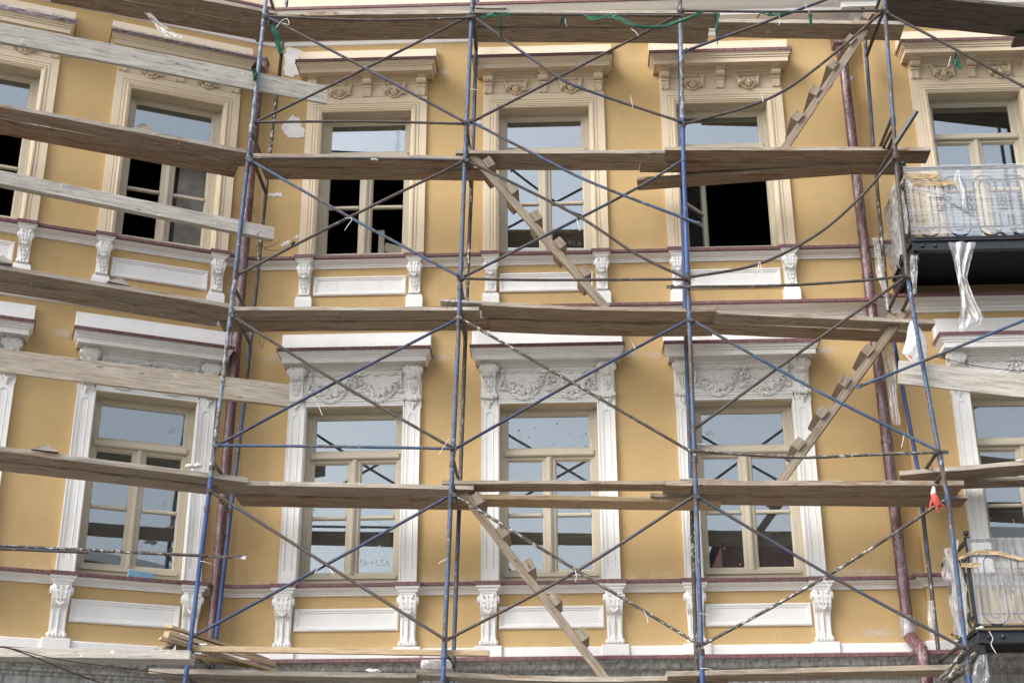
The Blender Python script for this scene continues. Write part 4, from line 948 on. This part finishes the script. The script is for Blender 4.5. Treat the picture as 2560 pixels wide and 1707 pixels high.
# small offcuts and the lumber pile
def wedge(label, px, py, z, s, mat='wood', rot=0.):
    p = oz(px, py, z); g = G(); a, b_, h = s; g.add([(-a, -b_, 0), (a, -b_, 0), (a, b_, 0), (-a, b_, 0), (-a*.1, -b_, h), (a*.15, -b_*.9, h), (a*.15, b_, h*.9), (-a*.1, b_, h)], [(0, 3, 2, 1), (0, 1, 5, 4), (1, 2, 6, 5), (2, 3, 7, 6), (3, 0, 4, 7), (4, 5, 6, 7)])
    o = g.build('wood_offcut', mat); o.location = p; o.rotation_euler = (0, 0, TH+rot); return tag(o, label, 'wood block', 'offcuts left on the decks')
wedge('peaked wood offcut on the upper deck of the left wing', 357, 331, 10.08, (.13, .05, .085))
wedge('grey wood offcut on the middle deck under the white panel', 295, 713, 8.12, (.13, .05, .07), 'woodg', .2)
wedge('small wood offcut on the middle deck at the left edge', 6, 660, 8.13, (.10, .05, .075), 'woodg')
wedge('flat wood offcut on the lower deck at the left', 112, 1130, 6.12, (.13, .06, .06), 'wood')
for i, (a, b_, lab, W_) in enumerate((((408, 1617), (640, 1660), 'lowest board of the lumber pile at the first upright', .14), ((405, 1592), (690, 1672), 'grey stick near the bottom of the lumber pile', .09), ((423, 1586), (672, 1672), 'middle board of the lumber pile', .13), ((424, 1577), (692, 1654), 'thick board in the lumber pile', .15), ((432, 1563), (672, 1645), 'top board of the lumber pile, raw yellow', .20))):
    plank('lumber_board', lab, pw(*a, -1.45), pw(*b_, -.75), Vector((.25, 1, 0)), W_, .028 if i != 3 else .04, 'woodf', 'boards piled at the foot of the first upright', cat='board')
plank('lumber_board', 'short weathered stick poking out left of the lumber pile', pw(386, 1618, -1.42), pw(438, 1603, -1.3), BACK, .10, .03, 'woodg', 'boards piled at the foot of the first upright', cat='board')

# ================================================================== ladders
def ladder(label, pt, pb, y, n, side, mat='woodb'):
    a, b_ = pw(*pb, y), pw(*pt, y); d = (b_-a); L = d.length; d.normalize()
    e = empty('wooden_ladder', label, 'ladder', a, 'plank ladders between the decks')
    nrm = Vector((-d.z, 0, d.x)); nrm = nrm if nrm.z > 0 else -nrm                       # upper side
    for yy in (0,):
        pk = plank('stringer', None, *[p+Vector((0, yy, 0)) for p in sorted((a, b_), key=lambda q: q.x)], BACK, .045, .088, mat, None, cat=None)
        pk.parent = e; pk.matrix_local = Matrix.Translation(-a) @ pk.matrix_world if False else Matrix.Translation(-a) @ pk.matrix_basis
    for k in range(5):
        c = d*(L*(.19+.17*k))-nrm*.012
        g = G(); g.box(-.062, .062, -.03, .47, 0, .098)
        M = Matrix(((d.x, 0, nrm.x, c.x), (d.y, 1, nrm.y, c.y), (d.z, 0, nrm.z, c.z), (0, 0, 0, 1)))
        M = M @ Matrix.Rotation(random.uniform(-.12, .12), 4, 'Y')
        bmx = g.mesh('tread', mat); link('tread', bmx, e, M=M)
    return e
ladder('ladder by the top deck, climbing right beside the drainpipe', (2206, -4), (1948, 372), -.88, 6, 1, 'woodl')
ladder('ladder leaning down right across the middle window of the upper floor', (1172, 362), (1524, 764), -.95, 7, 1, 'woodl')
ladder('ladder climbing right towards the upper balcony corner', (2272, 750), (1936, 1206), -.88, 6, 1, 'woodl')
ladder('ladder leaning down right below the lower deck', (1139, 1190), (1524, 1690), -.95, 6, 1, 'woodl')

# ================================================================== plastic, cloth and small things
def sheet(name, P, nu, nv, mat, label, cat, amp=.03, freq=7, seed=0, group=None, parent=None, thick=0, fv=.6):
    vs = []; fs = []
    for j in range(nv+1):
        for i in range(nu+1):
            u, v = i/nu, j/nv; p, nn = P(u, v)
            d = noise.noise(Vector((u*freq+seed, v*freq*fv, seed*1.7)))*amp+noise.noise(Vector((u*freq*3.1, v*freq*fv*2.2, seed+5)))*amp*.45
            vs.append(p+nn*d)
    for j in range(nv):
        for i in range(nu): a = j*(nu+1)+i; fs.append((a, a+1, a+nu+2, a+nu+1))
    g = G(); g.add(vs, fs, 0, True); o = g.build(name, mat, parent)
    if label: tag(o, label, cat, group)
    return o
OUT = Vector((0, -1, 0))
def hang(name, rows, y, mat, label, cat, amp=.035, freq=6, seed=1, bulge=0., nu=18, nv=30, fv=.35):
    def P(u, v):
        t = v*(len(rows)-1); k = min(int(t), len(rows)-2); f = t-k; py = rows[k][0]*(1-f)+rows[k+1][0]*f; l = rows[k][1]*(1-f)+rows[k+1][1]*f; r_ = rows[k][2]*(1-f)+rows[k+1][2]*f
        return pw(l+(r_-l)*u, py, y)+OUT*(bulge*math.sin(math.pi*u)), OUT
    return sheet(name, P, nu, nv, mat, label, cat, amp, freq, seed, fv=fv)
# stretch film round the railings
sheet('stretch_film', lambda u, v: (Vector((BX0-.01+u*(BX1-BX0+.02), BY-.035, 8.75+v*.86)), OUT), 60, 14, 'film', 'clear stretch film wound round the upper balcony front', 'plastic film', .02, 9, 3, fv=1.5)
sheet('stretch_film', lambda u, v: (Vector((4.05+u*2.3, BY-.04, 4.47+v*.86)), OUT), 60, 14, 'filmv', 'clear stretch film pulled down over the lower balcony front', 'plastic film', .02, 14, 8, fv=.4)
sheet('stretch_film', lambda u, v: (Vector((BX0-.03, -1.1+u*.95, 9.55-v*(.62+.25*math.sin(u*2.6)+.05*math.sin(u*23)))), Vector((-1, 0, 0))), 34, 20, 'filmd', 'torn grey film on the side of the upper balcony', 'plastic film', .05, 6, 12, fv=.8)
sheet('stretch_film', lambda u, v: (Vector((4.0, -1.12+u*.75, 5.33-v*(.70+.2*math.sin(u*3)))), Vector((-1, 0, 0))), 34, 24, 'filmd', 'bunched film hanging on the side of the lower balcony', 'plastic film', .10, 6, 21, fv=.35)
hang('stretch_film', [(606, 2369, 2440), (650, 2382, 2428), (690, 2393, 2418), (720, 2398, 2426), (760, 2402, 2442), (795, 2398, 2460), (812, 2392, 2448), (828, 2402, 2416)], BY-.07, 'filmd', 'twisted rag of film hanging below the upper balcony beam', 'plastic film', .055, 5, 4, fv=1.1)
hang('stretch_film', [(640, 2276, 2292), (680, 2274, 2294), (720, 2280, 2291), (735, 2282, 2292)], -1.12, 'filmd', 'crumpled film scrap at the upper balcony corner', 'plastic film', .05, 8, 5)
hang('stretch_film', [(594, 2178, 2196), (640, 2186, 2203), (680, 2190, 2212), (720, 2204, 2218), (775, 2214, 2226)], -.38, 'filmd', 'long film shred behind the fourth upright by the upper balcony', 'plastic film', .05, 8, 6)
hang('stretch_film', [(1636, 2446, 2466), (1660, 2434, 2468), (1690, 2430, 2476), (1720, 2436, 2468), (1745, 2440, 2470)], BY-.05, 'filmd', 'torn film hanging under the lower balcony corner', 'plastic film', .06, 7, 7)
hang('stretch_film', [(1500, 2318, 2334), (1540, 2315, 2338), (1570, 2322, 2338), (1600, 2324, 2334)], -.42, 'filmt', 'thin film wisp beside the lower balcony railing', 'plastic film', .03, 6, 9)
hang('stretch_film', [(34, 362, 378), (60, 384, 404), (84, 402, 440), (94, 416, 462)], -2.0, 'filmt', 'clear film streamer on the left wing hood', 'plastic film', .05, 7, 14)
hang('stretch_film', [(445, 2262, 2270), (470, 2272, 2330), (488, 2310, 2385), (492, 2330, 2372)], BY-.06, 'filmd', 'loose swag of film on the upper balcony corner', 'plastic film', .03, 7, 17)
hang('stretch_film', [(426, 2390, 2398), (450, 2384, 2404), (480, 2400, 2414), (510, 2402, 2416), (522, 2408, 2414)], BY-.075, 'filmd', 'knotted film end hanging from the upper rail', 'plastic film', .03, 7, 18)
for s_, lab in ((LC[0], 'wrinkled film wrapped on the hood edge by the left drainpipe'), (LC[1], 'wrinkled film wrapped on the hood edge at the top left corner')):
    _l, _r = LEFT(s_); _M = Matrix.Translation(_l) @ Matrix.Rotation(_r, 4, 'Z'); _o = (_M.to_3x3() @ Vector((0, -1, 0)))
    sheet('stretch_film', lambda u, v: (_M @ Vector((-.89+1.78*u, -.315, 11.752+.07*v)), _o), 70, 6, 'filmw', lab, 'plastic film', .022, 16, s_, fv=.3)
hang('mesh_strip', [(850, 2212, 2234), (880, 2204, 2236), (940, 2216, 2240), (1000, 2224, 2245), (1040, 2228, 2250), (1062, 2232, 2251)], -.42, 'filmd', 'pale mesh strip hanging beside the right drainpipe', 'cloth strip', .04, 6, 10)
for px, lab, y in (([(436, 2258, 2350), (441, 2258, 2352), (447, 2258, 2350)], 'upper strip of tan tape on the upper balcony film', BY-.06), ([(452, 2276, 2390), (458, 2278, 2394), (464, 2280, 2392)], 'lower strip of tan tape on the upper balcony film', BY-.065)):
    hang('packing_tape', px, y, 'tape', lab, 'tape', .012, 10, 2)
g = G(); P = [(2396, 1392), (2420, 1380), (2450, 1374), (2500, 1378), (2550, 1392), (2640, 1400)]
def tp(u, v):
    t = u*(len(P)-1); k = min(int(t), len(P)-2); f = t-k; return pw(P[k][0]*(1-f)+P[k+1][0]*f, P[k][1]*(1-f)+P[k+1][1]*f+v*9, BY-.07), OUT
sheet('packing_tape', tp, 40, 4, 'tape', 'tan tape slung across the lower balcony film', 'tape', .015, 10, 3)
hang('packing_tape', [(1406, 2402, 2450), (1412, 2402, 2450), (1418, 2402, 2448)], BY-.05, 'tape', 'short tan tape at the lower balcony corner post', 'tape', .01, 8, 6)
# white bag hung at the fourth upright
def bagmesh(rows, y, depth, mat, name, label):
    e = G(); nu, nv = 16, 18; vs = []; fs = []
    for s in (-1, 1):
        for j in range(nv+1):
            t = j/nv*(len(rows)-1); k = min(int(t), len(rows)-2); f = t-k; py = rows[k][0]*(1-f)+rows[k+1][0]*f; l = rows[k][1]*(1-f)+rows[k+1][1]*f; r_ = rows[k][2]*(1-f)+rows[k+1][2]*f
            for i in range(nu+1):
                u = i/nu; b_ = depth*math.sin(math.pi*u)**.7*math.sin(math.pi*min(1, max(0, j/nv)))**.6; b_ += noise.noise(Vector((u*5, j/nv*5, s*3)))*.02*math.sin(math.pi*u)
                vs.append(pw(l+(r_-l)*u, py, y)+Vector((0, s*b_, 0)))
    for q in range(2):
        o_ = q*(nu+1)*(nv+1)
        for j in range(nv):
            for i in range(nu): a = o_+j*(nu+1)+i; fs.append((a, a+1, a+nu+2, a+nu+1))
    e.add(vs, fs, 0, True); o = e.build(name, mat); return tag(o, label, 'bag')
bg = bagmesh([(802, 2276, 2286), (818, 2270, 2298), (838, 2267, 2312), (862, 2262, 2318), (882, 2255, 2318), (900, 2272, 2318), (914, 2284, 2312)], -1.18, .07, 'bag', 'plastic_bag', 'white plastic bag hanging at the fourth upright')
g = G(); g.box(-.022, .022, -.004, .0, -.009, .009); o = g.build('orange_print', 'ink', bg); o.matrix_local = Matrix.Translation(pw(2276, 893, -1.27)) @ Matrix.Rotation(R(38), 4, 'Y')
bagmesh([(1648, 1056, 1122), (1655, 1052, 1128), (1664, 1051, 1130), (1671, 1053, 1128)], -.95, .12, 'bag', 'plastic_bag', 'small white sack lying on the bottom deck by the second upright')
# rubber-dipped work glove hung by its cuff
gl = empty('work_glove', 'red rubber work glove with white cuff hanging by the fourth upright', 'glove', pw(2340, 1240, FY-.06))
c0 = Vector(gl.location); LQ = lambda px, py, d=0: pw(px, py, FY-.06)-c0+Vector((0, d, 0))
g = G(); g.tube([LQ(2334, 1216), LQ(2334, 1224), LQ(2333, 1236)], .03, 10, True, 0, [.012, .022, .026]); g.build('cuff', 'knit', gl)
g = G(); g.tube([LQ(2333, 1234), LQ(2337, 1246), LQ(2343, 1258), LQ(2347, 1264)], .03, 10, True, 0, [.027, .040, .040, .030])
for a, b_, c_ in (((2331, 1248), (2326, 1262), (2326, 1272)), ((2340, 1260), (2342, 1270), (2346, 1280)), ((2346, 1262), (2352, 1264), (2353, 1272)), ((2348, 1257), (2356, 1262), (2362, 1268))): g.tube([LQ(*a), LQ(*b_), LQ(*c_)], .012, 8, True, 0, [.015, .012, .008])
g.build('hand', 'red', gl)
# blue foam block on the sill
q = lw(353, 1436, .10); g = G(); g.cbox(-.14, .14, -.02, .02, -.04, .04, .008); o = g.build('foam_block', 'foam'); o.location = lw(353, 1437, .09); o.rotation_euler = (0, R(4), TH); tag(o, 'light blue foam block standing on the left wing sill', 'foam block')
# bits of debris on the decks
def lump(label, px, py, y, s, mat='patch'):
    g = G(); rnd = random.Random(px)
    for k in range(5): g.ell((rnd.uniform(-1, 1)*s*.7, rnd.uniform(-.3, .3)*s, rnd.uniform(0, .22)*s), (s*rnd.uniform(.35, .6), s*.3, s*rnd.uniform(.12, .22)))
    o = g.build('plaster_lump', mat); o.location = pw(px, py, y); return tag(o, label, 'plaster debris', 'plaster scraps on the decks')
lump('pale plaster scrap on the lower deck beside the first upright', 480, 1166, -1.55, .10); lump('white plaster scrap on the lumber pile', 510, 1612, -1.35, .05); lump('plaster lump on the bottom deck in the left bay', 930, 1679, -1.2, .08)
lump('white rag tied to the ledger in the left bay', 934, 400, -1.36, .045, 'tie'); lump('white cloth knotted on the lower balcony corner', 2448, 1570, BY-.08, .05, 'tie'); lump('white smear of plaster on the right-hand plank end', 2550, 1153, -2.0, .05)
g = G(); g.tube(smooth_pts([pw(2472, 1576, BY-.05), pw(2482, 1595, BY-.06), pw(2478, 1610, BY-.05), pw(2490, 1632, BY-.05)]), .004, 6); tag(g.build('string', 'tie'), 'loose white string hanging on the lower balcony beam', 'string')
def cable(label, pts, y0, y1, r):
    P = smooth_pts([pw(a, b_, y0+(y1-y0)*i/(len(pts)-1)) for i, (a, b_) in enumerate(pts)]); g = G(); g.tube(P, r, 6); tag(g.build('cable', 'wire'), label, 'cable')
cable('thick grey cable slanting down across the grey cornice at bottom left', [(-10, 1616), (28, 1621), (120, 1655), (190, 1684), (262, 1709)], -2.75, -2.3, .007)
cable('thin cable running right from the bottom left deck', [(30, 1620), (150, 1648), (300, 1668), (480, 1690)], -2.75, -1.5, .004)
cable('thin black cable strung before the lower right hood', [(2330, 890), (2372, 899), (2460, 918), (2600, 931)], -1.0, -1.0, .004)
# green netting scraps on the top ledgers
def ribbon(label, pts, y, wds):
    def P(u, v):
        t = u*(len(pts)-1); k = min(int(t), len(pts)-2); f = t-k; x = pts[k][0]*(1-f)+pts[k+1][0]*f; yy = pts[k][1]*(1-f)+pts[k+1][1]*f; w_ = wds[k]*(1-f)+wds[k+1]*f
        return pw(x, yy+(v-.5)*w_, y), OUT
    return sheet('safety_net_scrap', P, 40, 6, 'net', label, 'netting', .025, 9, len(label), 'green netting scraps')
ribbon('long green netting ribbon sagging along the top ledger', [(1458, 38), (1475, 46), (1500, 44), (1532, 40), (1550, 48), (1580, 60), (1620, 68), (1660, 66), (1710, 50), (1762, 28)], FY-.07, [4, 12, 8, 12, 14, 7, 6, 7, 9, 6])
ribbon('green netting knot on the top ledger by the second upright', [(1198, 44), (1225, 38), (1250, 36), (1276, 36)], FY-.07, [6, 10, 6, 10])
def vribbon(label, rows, y): o = hang('safety_net_scrap', rows, y, 'net', label, 'netting', .03, 8, len(label)); o['group'] = 'green netting scraps'; return o
vribbon('thin green netting strip dangling below the top ledger, second upright', [(40, 1248, 1254), (60, 1250, 1254), (94, 1250, 1254)], FY-.07)
vribbon('short green netting strip hanging right of the third upright', [(32, 1782, 1792), (60, 1788, 1798), (80, 1788, 1795), (112, 1793, 1795)], FY-.07)
vribbon('small green netting tuft on the left end of the long ribbon', [(42, 1408, 1418), (50, 1402, 1410), (64, 1401, 1404)], FY-.07)
vribbon('dark green netting tuft on the ledger in the right bay', [(34, 2020, 2032), (48, 2022, 2030), (66, 2024, 2030)], FY-.07)
vribbon('green netting triangle on the brace before the right hood', [(132, 2388, 2391), (150, 2384, 2398), (162, 2382, 2404), (172, 2398, 2408)], FY-.07)
vribbon('green netting wrapped on the first upright below the top deck', [(60, 672, 690), (90, 684, 700), (120, 690, 706), (135, 698, 710)], -1.0)
vribbon('green netting tied at the first upright over the guard board', [(174, 632, 642), (190, 632, 644), (204, 634, 640)], -1.36)
ribbon('thin dark green netting on the ledger right of the hopper', [(1892, 46), (1902, 32), (1925, 38), (1955, 36), (1975, 30)], FY-.07, [3, 5, 6, 5, 3])
ribbon('small green netting bit on the lower brace of the left bay', [(728, 612), (733, 608), (738, 606)], FY-.07, [6, 10, 5])

# ================================================================== across the street: seen only as reflections in the panes
H = empty('red_house', 'dark red house across the street mirrored in the right-hand panes', 'house', (12, -44, 0))
g = G(); g.box(-5.7, 9, -5, 4, 0, 16.2); g.build('wall', 'brick', H)
for z in (12.4, 14.6, 16.2): g = G(); g.box(-5.9, 9.2, 4, 4.25, z, z+.45); g.build('cornice', 'white', H)
g = G(); g.add([(-5.9, -5, 16.66), (9.2, -5, 16.66), (9.2, 4.25, 16.66), (-5.9, 4.25, 16.66), (-3, -1, 18), (6, -1, 18)], [(0, 1, 5, 4), (1, 2, 5), (2, 3, 4, 5), (3, 0, 4)]); g.build('roof', 'roof', H)
for z in (4.5, 8.5, 13):
    for x in (-4, -1.5, 1, 3.5, 6): g = G(); g.rings(x-.6, x+.6, z, z+(1.4 if z == 13 else 2.2), [(0, 4.0), (0, 4.06), (.12, 4.06), (.12, 4.02)]); g.box(x-.48, x+.48, 4.01, 4.03, z+.12, z+(1.28 if z == 13 else 2.08), 1); g.build('window', ['white', 'darkglass'], H)
